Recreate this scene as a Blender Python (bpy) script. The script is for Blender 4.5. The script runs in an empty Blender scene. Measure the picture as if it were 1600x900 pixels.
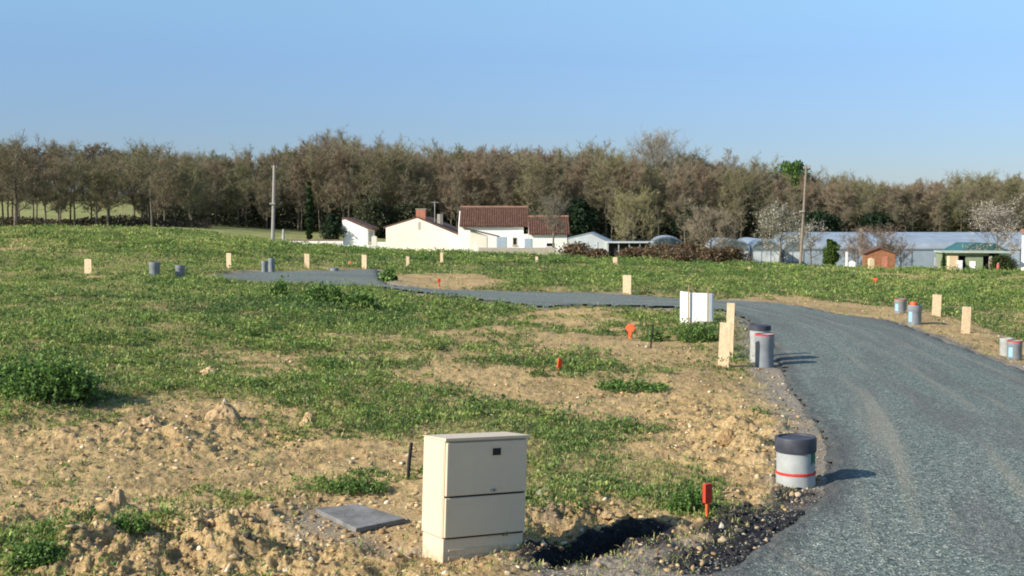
import bpy, math, random
import numpy as np
from mathutils import Vector, Matrix, Euler
R = math.radians
random.seed(7); rng = np.random.default_rng(7)
S = bpy.context.scene; COL = S.collection

# ------------------------------------------------------------------ camera, sky, sun, exposure
H = 2.1; FPX = 1900.0; HOR = 345.0; KD = FPX / 1250
PITCH = math.atan((450 - HOR) / FPX)
cd = bpy.data.cameras.new('camera'); cam = bpy.data.objects.new('camera', cd); COL.objects.link(cam)
cam.location = (0, 0, H); cam.rotation_euler = (math.pi / 2 - PITCH, 0, 0)
cd.sensor_width = 36; cd.lens = 36 * FPX / 1600; cd.clip_start = 0.1; cd.clip_end = 6000
S.camera = cam
SUN_EL, SUN_AZ = R(29), R(28)            # azimuth measured from -X towards the camera
sd = Vector((-math.cos(SUN_AZ) * math.cos(SUN_EL), -math.sin(SUN_AZ) * math.cos(SUN_EL), math.sin(SUN_EL)))
w = bpy.data.worlds.new('World'); S.world = w; w.use_nodes = True
nt = w.node_tree; bg = nt.nodes['Background']
sky = nt.nodes.new('ShaderNodeTexSky'); sky.sky_type = 'NISHITA'; sky.sun_disc = False
sky.sun_elevation = SUN_EL; sky.sun_rotation = math.atan2(sd.x, sd.y)
sky.air_density = 1.0; sky.dust_density = 0.2; sky.ozone_density = 3.5; sky.altitude = 0
tcw = nt.nodes.new('ShaderNodeTexCoord'); sxw = nt.nodes.new('ShaderNodeSeparateXYZ'); nt.links.new(tcw.outputs['Generated'], sxw.inputs[0])
rw = nt.nodes.new('ShaderNodeValToRGB'); nt.links.new(sxw.outputs[2], rw.inputs[0]); ew = rw.color_ramp.elements
for _ in range(3): ew.new(.5)
for _e, (_p, _c) in zip(ew, [(0, (.33, .35, .45)), (.075, (.42, .455, .57)), (.13, (.52, .56, .66)), (.2, (.76, .81, .78)), (.5, (1, 1, .90))]): _e.position = _p; _e.color = (*_c, 1)
mw_ = nt.nodes.new('ShaderNodeMix'); mw_.data_type = 'RGBA'; mw_.blend_type = 'MULTIPLY'; mw_.inputs[0].default_value = 1      # ramp dims and tints the sky light towards the horizon
nt.links.new(sky.outputs[0], mw_.inputs[6]); nt.links.new(rw.outputs[0], mw_.inputs[7]); nt.links.new(mw_.outputs[2], bg.inputs[0]); bg.inputs[1].default_value = 0.135
sl = bpy.data.lights.new('sun', 'SUN'); sl.energy = 5.0; sl.angle = R(0.5); sl.color = (1.0, 0.90, 0.76)
so = bpy.data.objects.new('sun', sl); COL.objects.link(so); so.rotation_euler = sd.to_track_quat('Z', 'Y').to_euler()
S.view_settings.view_transform = 'Standard'; S.view_settings.look = 'None'
S.view_settings.gamma = 1; S.view_settings.use_curve_mapping = False; S.view_settings.exposure = 0.65
S.render.engine = 'CYCLES'; S.cycles.max_bounces = 5; S.cycles.filter_width = 1.9

# ------------------------------------------------------------------ materials
def lin(c):
    return tuple(((x / 255) / 12.92 if x / 255 < .04045 else ((x / 255 + .055) / 1.055) ** 2.4) for x in c)
class N:
    def __init__(s, name, rough=.8, spec=.3):
        s.m = bpy.data.materials.new(name); s.m.use_nodes = True; s.t = s.m.node_tree
        s.b = s.t.nodes['Principled BSDF']; s.b.inputs['Roughness'].default_value = rough
        s.b.inputs['Specular IOR Level'].default_value = spec
    def new(s, ty, **kw):
        n = s.t.nodes.new(ty)
        for k, v in kw.items():
            if k in n.inputs: n.inputs[k].default_value = v
            else: setattr(n, k, v)
        return n
    def ln(s, a, b): s.t.links.new(a, b)
    def noise(s, scale, detail=4, rough=.6, vec=None, obj=True):
        n = s.new('ShaderNodeTexNoise'); n.inputs['Scale'].default_value = scale
        n.inputs['Detail'].default_value = detail; n.inputs['Roughness'].default_value = rough
        if vec is None:
            vec = s.coord()
        s.ln(vec, n.inputs['Vector']); return n.outputs['Fac']
    def coord(s):
        if not hasattr(s, '_c'):
            s._c = s.new('ShaderNodeTexCoord').outputs['Object']
        return s._c
    def ramp(s, fac, stops):
        r = s.new('ShaderNodeValToRGB'); e = r.color_ramp.elements
        while len(e) < len(stops): e.new(0.5)
        for i, (p, c) in enumerate(stops):
            e[i].position = p
            e[i].color = (*c, 1) if isinstance(c, tuple) else (c, c, c, 1)
        s.ln(fac, r.inputs[0]); return r.outputs[0]
    def mix(s, f, a, b, mode='MIX'):
        n = s.new('ShaderNodeMix', data_type='RGBA', blend_type=mode)
        for sock, v in ((n.inputs[0], f), (n.inputs[6], a), (n.inputs[7], b)):
            if isinstance(v, bpy.types.NodeSocket): s.ln(v, sock)
            elif isinstance(v, tuple): sock.default_value = (*v, 1)
            else: sock.default_value = v
        return n.outputs[2]
    def math(s, op, a, b=0.0):
        n = s.new('ShaderNodeMath', operation=op)
        for i, v in enumerate((a, b)):
            if isinstance(v, bpy.types.NodeSocket): s.ln(v, n.inputs[i])
            else: n.inputs[i].default_value = v
        return n.outputs[0]
    def attr(s, name, out='Fac'):
        return s.new('ShaderNodeAttribute', attribute_name=name).outputs[out]
    def col(s, c):
        if isinstance(c, tuple): s.b.inputs['Base Color'].default_value = (*c, 1)
        else: s.ln(c, s.b.inputs['Base Color'])
        return s
    def bump(s, h, strength=.5, dist=.02):
        b = s.new('ShaderNodeBump'); b.inputs['Strength'].default_value = strength; b.inputs['Distance'].default_value = dist
        s.ln(h, b.inputs['Height']); s.ln(b.outputs[0], s.b.inputs['Normal']); return s
def simple(name, c, var=.25, scale=6, rough=.75, bump=0, spec=.3, dist=.01):
    n = N(name, rough, spec); f = n.noise(scale)
    d = tuple(x * (1 - var) for x in c); l = tuple(min(1, x * (1 + var)) for x in c)
    n.col(n.ramp(f, [(.3, d), (.7, l)]))
    if bump: n.bump(n.noise(scale * 6), bump, dist)
    return n.m
M = {}
M['box'] = simple('box_polyester', (.62, .53, .385), .05, 5, .45, .1, .4, .002)
M['gap'] = simple('dark_gap', (.02, .02, .022), .2, 20, .6)
M['glassdark'] = simple('dark_window', (.012, .015, .02), .2, 3, .1, 0, .6)
M['metal'] = simple('grey_metal', (.35, .35, .34), .15, 12, .4, 0, .5)
M['pvc'] = simple('grey_pvc', (.21, .235, .26), .12, 9, .4, .1, .45, .002)
M['pvclight'] = simple('pale_pvc', (.34, .36, .355), .15, 9, .42, .1, .45, .002)
M['pvcblue'] = simple('blue_label', (.25, .42, .60), .1, 9, .4)
M['lid'] = simple('black_lid', (.045, .05, .065), .3, 14, .55, .3, .3, .004)
M['redseal'] = simple('red_seal', (.55, .04, .03), .2, 20, .5)
M['greensm'] = simple('green_paint_mark', (.01, .12, .07), .2, 20, .6)
M['orange'] = simple('orange_plastic', (.75, .10, .03), .12, 20, .5)
M['shadehead'] = simple('shaded_orange_plastic', (.50, .045, .025), .12, 20, .5)  # orange marker head, its shaded face painted in as a darker colour
M['wood'] = simple('pale_pine', (.62, .48, .31), .20, 14, .7, .3, .2, .003)
M['stakewood'] = simple('raw_stake', (.30, .24, .13), .2, 20, .8, .3)
M['whitesheet'] = simple('white_sheet', (.80, .80, .79), .04, 4, .45)
M['iron'] = simple('dark_iron', (.02, .018, .016), .4, 20, .8, .3)
M['concrete'] = simple('grey_concrete', (.17, .168, .162), .40, 7, .85, .6, .2, .008)
M['concretedark'] = simple('rough_concrete', (.13, .12, .10), .5, 14, .9, 1, .2, .03)
M['poleconc'] = simple('pole_concrete', (.30, .285, .26), .15, 3, .85, .2)
M['polewood'] = simple('pole_wood', (.20, .17, .13), .25, 3, .9, .3)
M['render_cream'] = simple('cream_render', (.72, .68, .57), .06, .7, .9, .1)
M['render_white'] = simple('white_render', (.80, .79, .75), .05, .7, .9, .1)
M['brick'] = simple('brick', (.36, .15, .10), .3, 5, .9, .3)
M['stone'] = simple('pale_stone', (.38, .34, .28), .25, 5, .9, .3)
M['bluedoor'] = simple('blue_door', (.34, .42, .50), .06, 3, .5)  # also colours the panel painting the lean-to roof's shadow on the taller house
M['brownhut'] = simple('brown_cladding', (.24, .11, .055), .3, 3, .8)
M['sage'] = simple('sage_paint', (.20, .25, .15), .12, 3, .7)
M['teal'] = simple('teal_sheeting', (.035, .11, .11), .25, 1.5, .5)
M['roofsheet'] = simple('grey_green_fascia', (.34, .40, .33), .15, 3, .6)
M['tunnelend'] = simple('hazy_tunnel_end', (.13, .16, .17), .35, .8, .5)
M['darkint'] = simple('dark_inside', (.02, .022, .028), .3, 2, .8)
M['redpaint'] = simple('red_paint', (.40, .09, .06), .2, 10, .6)
def boxmat():
    n = N('cabinet_polyester', .45, .4); sx = n.new('ShaderNodeSeparateXYZ'); n.ln(n.coord(), sx.inputs[0])
    base = n.ramp(n.noise(4), [(.3, (.57, .475, .345)), (.7, (.62, .52, .375))])
    splash = n.ramp(n.math('ADD', sx.outputs[2], n.math('MULTIPLY', n.noise(26, 5, .7), .30)), [(.13, 1.0), (.24, 0.0)])
    n.col(n.mix(n.math('MULTIPLY', splash, .75), base, (.30, .21, .12))); n.bump(n.noise(3), .08, .02); return n.m
M['box'] = boxmat()
def tiles():
    n = N('clay_tiles', .85, .2)
    wv = n.new('ShaderNodeTexWave', bands_direction='X'); wv.inputs['Scale'].default_value = 1.1; wv.inputs['Distortion'].default_value = .6
    n.ln(n.coord(), wv.inputs['Vector'])
    f = n.noise(2.2, 5)
    c = n.ramp(f, [(.3, (.060, .032, .025)), (.55, (.105, .056, .040)), (.75, (.155, .088, .062))])
    n.col(n.mix(n.math('MULTIPLY', wv.outputs['Fac'], .35), c, (.07, .03, .02)))
    n.bump(wv.outputs['Fac'], .8, .06); return n.m
M['tiles'] = tiles()
M['ridge'] = simple('ridge_tiles', (.26, .145, .095), .2, 3, .85, .2)
M['brownroof'] = simple('old_brown_tiles', (.115, .065, .05), .35, 3, .9, .5)
def plastic(name, c, bands):
    n = N(name, .32, .5)
    f = n.noise(.35, 4); g = n.ramp(f, [(.3, tuple(x * .8 for x in c)), (.7, tuple(min(1, x * 1.15) for x in c))])
    wv = n.new('ShaderNodeTexWave', bands_direction='X'); wv.inputs['Scale'].default_value = bands; wv.inputs['Distortion'].default_value = .4
    n.ln(n.coord(), wv.inputs['Vector'])
    n.col(n.mix(n.math('MULTIPLY', wv.outputs['Fac'], .25), g, tuple(x * .7 for x in c)))
    n.bump(f, .3, .05); return n.m
M['poly'] = plastic('polythene', (.27, .32, .37), .18)
M['polypale'] = plastic('pale_polythene', (.48, .52, .54), .3)
M['gutter'] = simple('gutter', (.14, .17, .20), .15, 2, .5)
def vmat(name, attrname='tint', rough=.75, trans=.0, spec=.2):
    n = N(name, rough, spec); c = n.attr(attrname, 'Color'); n.col(c)
    if trans:
        tr = n.new('ShaderNodeBsdfTranslucent'); n.ln(c, tr.inputs[0]); mx = n.new('ShaderNodeMixShader'); mx.inputs[0].default_value = trans
        out = n.t.nodes['Material Output']; n.ln(n.b.outputs[0], mx.inputs[1]); n.ln(tr.outputs[0], mx.inputs[2]); n.ln(mx.outputs[0], out.inputs[0])
    return n.m
M['leaf'] = vmat('weed_leaf', trans=.35, rough=.6, spec=.25)
M['twig'] = vmat('twigs', rough=.9)
M['stonev'] = vmat('stones', rough=.95)
def bark():
    n = N('bark', .95, .1); f = n.noise(1.2, 5)
    n.col(n.ramp(f, [(.3, (.07, .058, .043)), (.55, (.15, .13, .10)), (.75, (.25, .235, .18))])); n.bump(f, .5, .05); return n.m
M['bark'] = bark()

# ------------------------------------------------------------------ helpers
def vnoise(x, y, seed=0):
    def h(ix, iy):
        n = (ix * 374761393 + iy * 668265263 + seed * 1442695041) & 0xffffffff
        n = ((n ^ (n >> 13)) * 1274126177) & 0xffffffff
        return ((n ^ (n >> 16)) & 0xffffff) / float(0xffffff)
    ix = np.floor(x).astype(np.int64); iy = np.floor(y).astype(np.int64)
    fx = x - ix; fy = y - iy; fx = fx * fx * (3 - 2 * fx); fy = fy * fy * (3 - 2 * fy)
    a = h(ix, iy); b = h(ix + 1, iy); c = h(ix, iy + 1); d = h(ix + 1, iy + 1)
    return (a * (1 - fx) + b * fx) * (1 - fy) + (c * (1 - fx) + d * fx) * fy
def fbm(x, y, octs=4, seed=0, gain=.5):
    s = 0; a = 1; t = 0
    for o in range(octs):
        s = s + a * vnoise(x * 2 ** o + 17.3 * o, y * 2 ** o - 9.1 * o, seed + o); t += a; a *= gain
    return s / t
def tag(o, label=None, cat=None, group=None, kind=None):
    if label: o['label'] = label
    if cat: o['category'] = cat
    if group: o['group'] = group
    if kind: o['kind'] = kind
    return o
def empty(name, loc, rz=0, rx=0, ry=0):
    o = bpy.data.objects.new(name, None); o.location = loc; o.rotation_euler = (rx, ry, rz); o.empty_display_size = .2
    COL.objects.link(o); return o
def np_mesh(name, V, F, mat, parent=None, tint=None, smooth=False):
    V = np.asarray(V, np.float32).reshape(-1, 3); F = np.asarray(F, np.int32); k = F.shape[1]
    me = bpy.data.meshes.new(name); me.vertices.add(len(V)); me.vertices.foreach_set('co', V.ravel())
    me.loops.add(F.size); me.loops.foreach_set('vertex_index', F.ravel())
    me.polygons.add(len(F)); me.polygons.foreach_set('loop_start', np.arange(0, F.size, k, dtype=np.int32))
    me.polygons.foreach_set('loop_total', np.full(len(F), k, np.int32))
    if smooth: me.polygons.foreach_set('use_smooth', np.ones(len(F), bool))
    me.update(calc_edges=True)
    if tint is not None:
        a = me.color_attributes.new('tint', 'FLOAT_COLOR', 'POINT')
        c = np.ones((len(V), 4), np.float32); c[:, :3] = tint; a.data.foreach_set('color', c.ravel())
    me.materials.append(mat)
    o = bpy.data.objects.new(name, me); COL.objects.link(o)
    if parent: o.parent = parent
    return o
class MB:
    def __init__(s): s.v = []; s.f = []; s.mi = []; s.cur = 0
    def add(s, vs, fs, smooth=None):
        o = len(s.v); s.v += [tuple(v) for v in vs]; s.f += [tuple(i + o for i in f) for f in fs]; s.mi += [s.cur] * len(fs); return s
    def box(s, x0, x1, y0, y1, z0, z1):
        vs = [(x, y, z) for z in (z0, z1) for x, y in ((x0, y0), (x1, y0), (x1, y1), (x0, y1))]
        return s.add(vs, [(0, 3, 2, 1), (4, 5, 6, 7), (0, 1, 5, 4), (1, 2, 6, 5), (2, 3, 7, 6), (3, 0, 4, 7)])
    def prism(s, poly, axis, a, b):
        """poly: 2d points; extruded along axis from a to b. axis 'y': poly=(x,z); 'x': poly=(y,z); 'z': poly=(x,y)"""
        def p(q, t): return {'y': (q[0], t, q[1]), 'x': (t, q[0], q[1]), 'z': (q[0], q[1], t)}[axis]
        n = len(poly); vs = [p(q, a) for q in poly] + [p(q, b) for q in poly]
        fs = [tuple(range(n)), tuple(range(2 * n - 1, n - 1, -1))] + [(i, i + n, (i + 1) % n + n, (i + 1) % n) for i in range(n)]
        return s.add(vs, fs)
    def lathe(s, prof, seg=28, cx=0, cy=0):
        n = len(prof); vs = []
        for k in range(seg):
            a = 2 * math.pi * k / seg
            vs += [(cx + r * math.cos(a), cy + r * math.sin(a), z) for r, z in prof]
        fs = [(k * n + i, ((k + 1) % seg) * n + i, ((k + 1) % seg) * n + i + 1, k * n + i + 1) for k in range(seg) for i in range(n - 1)]
        return s.add(vs, fs)
    def tube(s, pts, rs, seg=6):
        pts = [Vector(p) for p in pts]; vs = []; n = len(pts)
        for i, p in enumerate(pts):
            d = (pts[min(i + 1, n - 1)] - pts[max(i - 1, 0)]).normalized()
            a = d.cross(Vector((0.3, 1, 0.1))).normalized(); b = d.cross(a)
            for k in range(seg):
                t = 2 * math.pi * k / seg; vs.append(p + (a * math.cos(t) + b * math.sin(t)) * rs[i])
        fs = [(i * seg + k, i * seg + (k + 1) % seg, (i + 1) * seg + (k + 1) % seg, (i + 1) * seg + k) for i in range(n - 1) for k in range(seg)]
        fs += [tuple(range(seg - 1, -1, -1)), tuple((n - 1) * seg + k for k in range(seg))]
        return s.add(vs, fs)
    def build(s, name, mat, parent=None, bevel=0, smooth=False):
        import bmesh
        me = bpy.data.meshes.new(name); me.from_pydata(s.v, [], s.f); me.materials.append(mat)
        bm = bmesh.new(); bm.from_mesh(me); bmesh.ops.recalc_face_normals(bm, faces=bm.faces); bm.to_mesh(me); bm.free()
        if smooth: me.shade_smooth()
        o = bpy.data.objects.new(name, me); COL.objects.link(o)
        if parent: o.parent = parent
        if bevel:
            b = o.modifiers.new('b', 'BEVEL'); b.width = bevel; b.segments = 2; b.limit_method = 'ANGLE'
        if smooth: 
            e = o.modifiers.new('e', 'EDGE_SPLIT'); e.split_angle = R(40)
        return o
def copy_tree(o, parent=None):
    c = o.copy(); COL.objects.link(c); c.parent = parent
    for ch in list(o.children): copy_tree(ch, c)
    return c

# ------------------------------------------------------------------ where a pixel's ray goes (for siting things on the ground)
cp, sp = math.cos(PITCH), math.sin(PITCH)
def ray(u, v):
    x = (u - 800) / FPX; y = -(v - 450) / FPX
    return np.array([x, cp + y * sp, -sp + y * cp])
def P(u, v, D):
    d = ray(u, v); t = D / d[1]; return np.array([d[0] * t, D, H + d[2] * t])

# ------------------------------------------------------------------ lie of the land: thin plate spline in (bearing, log distance)
ctrl = [(137,428,26),(0,445,20),(0,425,28),(350,470,17),(400,432,27),(569,419,32),(637,416,35),(700,455,22.6),(850,479,19),(979,458,22),
        (690,411,40),(838,411,42),(961,415,42),(1171,424,42),(1195,572,12.3),(1431,506,17.5),(1580,559,14.5),(1200,478,19),(1367,442,38),(1600,450,34),
        (0,359,75),(200,361,70),(330,368,66),(426,384,64),(500,389,62),(600,394,60),(800,399,57),(1000,408,54),(1200,415,54),(1400,424,54),(1600,428,52),
        (400,395,100),(600,398,105),(800,398,105),(1000,408,100),(1200,414,100),(1400,418,90),(1540,426,65),(1400,392,140),(1600,392,140),(1600,418,90),(1100,395,140),(800,382,140),
        (0,358,130),(200,358,130),(350,364,130),(500,372,140),(1000,372,190),(1400,371,195),(600,366,190),
        (0,349,170),(200,349,170),(330,352,175),(0,313,340),(200,315,340),(330,330,340),(800,345,380),(1600,350,380),(400,345,260),
        (0,300,900),(800,325,900),(1600,335,900),
        (-600,359,75),(-600,420,28),(-600,349,170),(-600,300,900),(2300,430,52),(2300,420,90),(2300,345,900),(2300,371,195),(2300,600,14.5)]
A = []; Z = []
for u, v, D in ctrl:
    D = D * KD
    p = P(u, v, D); A.append((math.atan2(p[0], p[1]) * 3.3, math.log(math.hypot(p[0], p[1])))); Z.append(p[2])
for th in np.linspace(-.7, .7, 7):
    for r_ in (4.5, 8.3, 13): A.append((th * 3.3, math.log(r_))); Z.append(0.0)
A = np.array(A); Z = np.array(Z)
def U(r2): return np.where(r2 > 1e-12, r2 * np.log(np.maximum(r2, 1e-12)), 0) * .5
n_ = len(A); K = U(((A[:, None] - A[None]) ** 2).sum(-1)) + np.eye(n_) * .012
Pm = np.c_[np.ones(n_), A]; L = np.zeros((n_ + 3, n_ + 3)); L[:n_, :n_] = K; L[:n_, n_:] = Pm; L[n_:, :n_] = Pm.T
W = np.linalg.solve(L, np.r_[Z, 0, 0, 0])
def zbase(X, Y):
    X = np.atleast_1d(np.asarray(X, float)); Y = np.atleast_1d(np.asarray(Y, float)); sh = X.shape; X = X.ravel(); Y = Y.ravel()
    th = np.clip(np.arctan2(X, Y), -.7, .7) * 3.3; r = np.log(np.clip(np.hypot(X, Y), 4.5, 2300))
    out = W[n_] + W[n_ + 1] * th + W[n_ + 2] * r
    for i in range(n_): out = out + W[i] * U((th - A[i, 0]) ** 2 + (r - A[i, 1]) ** 2)
    return out.reshape(sh)
TT = np.exp(np.linspace(math.log(2.2), math.log(950), 1000))
def at(u, v):
    d = ray(u, v); t = TT / d[1]; X = d[0] * t; Y = TT; Zr = H + d[2] * t; zg = zbase(X, Y)
    i = np.argmax(Zr < zg)
    if not (Zr < zg).any(): i = len(TT) - 1
    if i > 0:
        a = (Zr[i-1] - zg[i-1]); b = (Zr[i] - zg[i]); f = a / (a - b) if a != b else 0
        yy = TT[i-1] + (TT[i] - TT[i-1]) * f
    else: yy = TT[0]
    x = d[0] / d[1] * yy; return np.array([x, yy, float(zbase(x, yy)[0])])
# road outline
rp = [(1060,960),(1110,905),(1180,865),(1240,812),(1288,772),(1292,700),(1274,662),(1243,620),(1222,582),(1208,552),(1190,522),(1166,499),(1130,486),(1050,481),(960,479),(900,477),
      (850,481),(790,474),(720,466),(640,456),(596,450),(520,449),(440,445),(350,437),(330,431),(400,426),(500,423.5),(588,421),(594,434),(606,446),(700,454),(800,456),(920,458),
      (1000,463),(1060,467),(1140,471),(1200,474),(1250,479),(1300,490),(1390,502),(1440,520),(1520,550),(1600,580),(1760,640),(2100,760)]
RPOLY = np.array([at(u, v)[:2] for u, v in rp] + [(9, 1.0), (2.0, 1.0)])
RPOLY[0] = (1.15, 5.9)
def polydist(X, Y, poly, closed=True):
    inside = np.zeros(X.shape, bool); dist = np.full(X.shape, 1e9); n = len(poly)
    for i in range(n if closed else n - 1):
        ax, ay = poly[i]; bx, by = poly[(i + 1) % n]
        if closed:
            c = ((ay > Y) != (by > Y)); 
            with np.errstate(divide='ignore', invalid='ignore'):
                xi = (bx - ax) * (Y - ay) / (by - ay if by != ay else 1e-9) + ax
            inside ^= c & (X < xi)
        dx, dy = bx - ax, by - ay; t = np.clip(((X - ax) * dx + (Y - ay) * dy) / (dx * dx + dy * dy + 1e-12), 0, 1)
        dist = np.minimum(dist, np.hypot(X - ax - t * dx, Y - ay - t * dy))
    return np.where(inside, -dist, dist)
# ground cover patches, sited from the photograph: u, v, half width, half height, weight
def patches(lst):
    out = []
    for u, v, ru, rv, wt in lst:
        c = at(u, v); a = at(u, v - rv); b = at(u, min(v + rv, 1100))
        out.append((c[0], c[1], max(ru * c[1] / FPX, .05), max(abs(a[1] - b[1]) / 2, .05), wt))
    return out
def field(X, Y, ps):
    s = np.zeros_like(X)
    for cx, cy, rx, ry, wt in ps: s += wt * np.exp(-(((X - cx) / rx) ** 2 + ((Y - cy) / ry) ** 2))
    return s
GREEN = patches([(180,400,260,16,1.0),(650,402,260,9,.6),(100,520,420,90,.9),(450,500,260,40,.5),(60,600,180,45,.7),(480,600,150,30,.45),(880,690,140,60,.6),(1080,770,50,35,.7),(720,570,300,16,.35),(950,590,120,20,.5),
                 (560,640,120,45,.55),(90,735,90,30,.55),(330,760,60,18,.35),(420,710,40,16,.4),(560,755,60,14,.4),(130,845,120,28,.55),(230,830,60,20,.3),(900,740,90,30,.3),
                 (1090,520,60,22,.5),(560,480,230,25,.6),(1500,450,250,16,.7),(1050,440,300,12,.7),(640,700,60,22,.25),
                 (40,880,60,30,.5),(1450,475,120,10,.4),(1560,520,50,10,.4)])
DIRT = patches([(300,740,420,70,.42),(690,440,100,12,1.8),(1320,486,110,12,1.2),(1460,506,90,12,.9),(700,545,460,50,.34),(1060,600,120,60,.25),(330,640,250,20,.25),(800,560,380,40,.25),(960,640,160,40,.3),(540,640,260,24,.2),(1050,560,90,20,.3),(300,560,120,10,.3),(420,800,200,20,.4),(600,850,200,30,.7),(760,895,160,24,1.5),(900,870,120,25,.8),(780,895,260,24,1.6),(380,890,250,24,.6),(660,800,60,50,.6),(1560,560,60,20,.9),(1380,490,90,10,.9),(250,690,260,45,.9),(600,585,240,14,.25),(780,525,300,16,.55),(1130,640,110,70,.9),(650,720,80,40,.35),(330,860,350,50,.8),(900,830,130,35,.8),(1180,720,60,60,.6),
                (690,437,85,9,1.2),(900,450,60,4,.6),(880,500,150,14,.35),(1320,484,90,9,1.3),(1450,505,80,8,1.0),(1540,545,70,9,1.2),(1230,472,60,5,.5),(770,600,130,20,.5),
                (560,412,50,3,.5),(450,590,80,14,.35),(1480,432,200,4,.35)])
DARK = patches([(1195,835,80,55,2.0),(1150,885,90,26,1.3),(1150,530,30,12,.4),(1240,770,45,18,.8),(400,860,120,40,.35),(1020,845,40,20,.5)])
GREY = patches([(990,880,150,30,1.6),(500,820,110,35,.6),(620,860,90,25,.4),(840,790,40,24,.7),(1235,600,12,60,.6),(1180,560,30,30,.5)])
ROUGH = patches([(300,850,330,60,1.6),(1150,680,110,70,.9),(880,810,90,40,1.2),(250,680,250,30,.6),(1180,840,100,45,1.0)])
CH = at(563, 815); PIT = patches([(604,852,34,12,-.13)])
MOUND = patches([(400,870,110,22,.10),(120,860,150,30,.10),(250,880,90,20,.06),(740,905,70,14,.05),(1235,680,18,60,.05),(1190,840,70,30,.07),(60,625,80,30,.22),(1150,690,50,40,.07),
                 (900,790,80,20,.06),(690,800,60,14,.04)])
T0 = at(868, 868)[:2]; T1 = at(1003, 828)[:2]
def trench(X, Y):
    d = polydist(X, Y, np.array([T0, T1]), closed=False)
    return np.clip((.15 + .05 * (fbm(X * 6, Y * 6, 2, 3) - .5) * 2 - d) / .07, 0, 1)
def masks(X, Y):
    r = np.hypot(X, Y)
    rd = polydist(X, Y, RPOLY)
    ns = fbm(X * .9, Y * .9, 5, 3); n2 = fbm(X * .22 + 5, Y * .22, 3, 11)
    n3 = fbm(X * 4.5, Y * 4.5, 3, 17)
    g = .36 + (n3 - .5) * 1.1 * np.clip(38 / (r + 1), .3, 1) + np.clip((r / KD - 11) / 14, 0, 1) * .42 + field(X, Y, GREEN) - field(X, Y, DIRT) + (ns - .5) * 1.8 + (n2 - .5) * 1.0
    g = np.clip((g - .28) / .6, 0, 1) * np.clip((rd - .25 - (ns - .5) * .8) / .35, 0, 1)
    return g, rd, r
def zground(X, Y, detail=True):
    X = np.asarray(X, float); Y = np.asarray(Y, float)
    z = zbase(X, Y); rd = polydist(X, Y, RPOLY); r = np.hypot(X, Y)
    k = np.clip((rd - .05) / .3, 0, 1)
    b = (fbm(X * .5, Y * .35, 3, 21) - .5) * .16 * np.clip(r / 18, .3, 1.5)
    if detail:
        rg = field(X, Y, ROUGH); near = np.clip(1 - (r - 21) / 45, .0, 1)
        b = b + (fbm(X * 3, Y * 3, 4, 31, .6) - .5) * (.07 + .20 * rg) * near + (fbm(X * 11, Y * 11, 4, 41, .65) - .5) * (.05 + .085 * rg) * near
    kc = np.clip((np.hypot(X - CH[0], (Y - CH[1]) * .8) - .38) / .25, .06, 1)
    z = z + (b + field(X, Y, MOUND)) * k * kc + field(X, Y, PIT) - trench(X, Y) * .5
    return np.where(rd < 0, z - np.minimum(.05, -rd * .5), z)
def g1(x, y): return float(zground(np.array([x]), np.array([y]), False)[0])
def gat(u, v):
    """World point on the ground seen at a pixel of the photograph."""
    p = at(u, v); return Vector((p[0], p[1], g1(p[0], p[1])))

# ------------------------------------------------------------------ ground sheet
th = np.r_[np.linspace(-math.pi, -.47, 40)[:-1], np.linspace(-.47, .47, 950), np.linspace(.47, math.pi, 40)[1:-1]]
rr = np.r_[.2, np.linspace(.6, 6.4, 14)[:-1], np.exp(np.arange(math.log(6.4), math.log(20), .0032)), np.exp(np.arange(math.log(20), math.log(122), .008)), np.exp(np.arange(math.log(122), math.log(4500), .045))]
TH, RR = np.meshgrid(th, rr); GX = np.sin(TH) * RR; GY = np.cos(TH) * RR
GZ = zground(GX, GY); nr, nc = GX.shape
idx = np.arange(nr * nc).reshape(nr, nc)
F = np.stack([idx[:-1], np.roll(idx, -1, 1)[:-1], np.roll(idx, -1, 1)[1:], idx[1:]], -1).reshape(-1, 4)
g_, rd_, r_ = masks(GX, GY)
def ground_material():
    n = N('earth_and_weeds', .95, .15)
    co = n.coord()
    a = n.attr('zone', 'Color'); sp_ = n.new('ShaderNodeSeparateColor'); n.ln(a, sp_.inputs[0]); G_, K_, Y_ = sp_.outputs
    f1 = n.noise(2.3, 6, .65); f2 = n.noise(38, 5, .7); f3 = n.noise(.12, 4)
    dirt = n.ramp(f2, [(.30, (.10, .055, .025)), (.43, (.35, .245, .115)), (.60, (.55, .405, .205)), (.8, (.76, .63, .40))])
    dirt = n.mix(n.ramp(f1, [(.35, 0.0), (.7, .55)]), dirt, (.43, .30, .15))
    grn = n.ramp(f2, [(.3, (.06, .065, .022)), (.5, (.17, .175, .06)), (.72, (.30, .27, .12))])
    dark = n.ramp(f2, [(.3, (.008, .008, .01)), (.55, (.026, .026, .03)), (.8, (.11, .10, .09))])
    grey = n.ramp(f2, [(.3, (.10, .085, .07)), (.5, (.24, .21, .17)), (.75, (.48, .42, .34))])
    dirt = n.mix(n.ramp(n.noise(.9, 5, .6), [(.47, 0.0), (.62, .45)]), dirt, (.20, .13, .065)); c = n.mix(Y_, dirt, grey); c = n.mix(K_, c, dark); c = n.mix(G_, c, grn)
    far = n.ramp(f3, [(.35, (.17, .20, .06)), (.6, (.27, .26, .10)), (.75, (.34, .29, .14))])
    c = n.mix(n.attr('far'), c, far)
    n.col(c); n.bump(n.mix(.5, f2, f1), .9, .045); return n.m
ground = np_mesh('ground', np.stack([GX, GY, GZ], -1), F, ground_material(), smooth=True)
tag(ground, kind='structure')
me = ground.data
za = me.color_attributes.new('zone', 'FLOAT_COLOR', 'POINT'); zc = np.ones((nr * nc, 4), np.float32)
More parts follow.
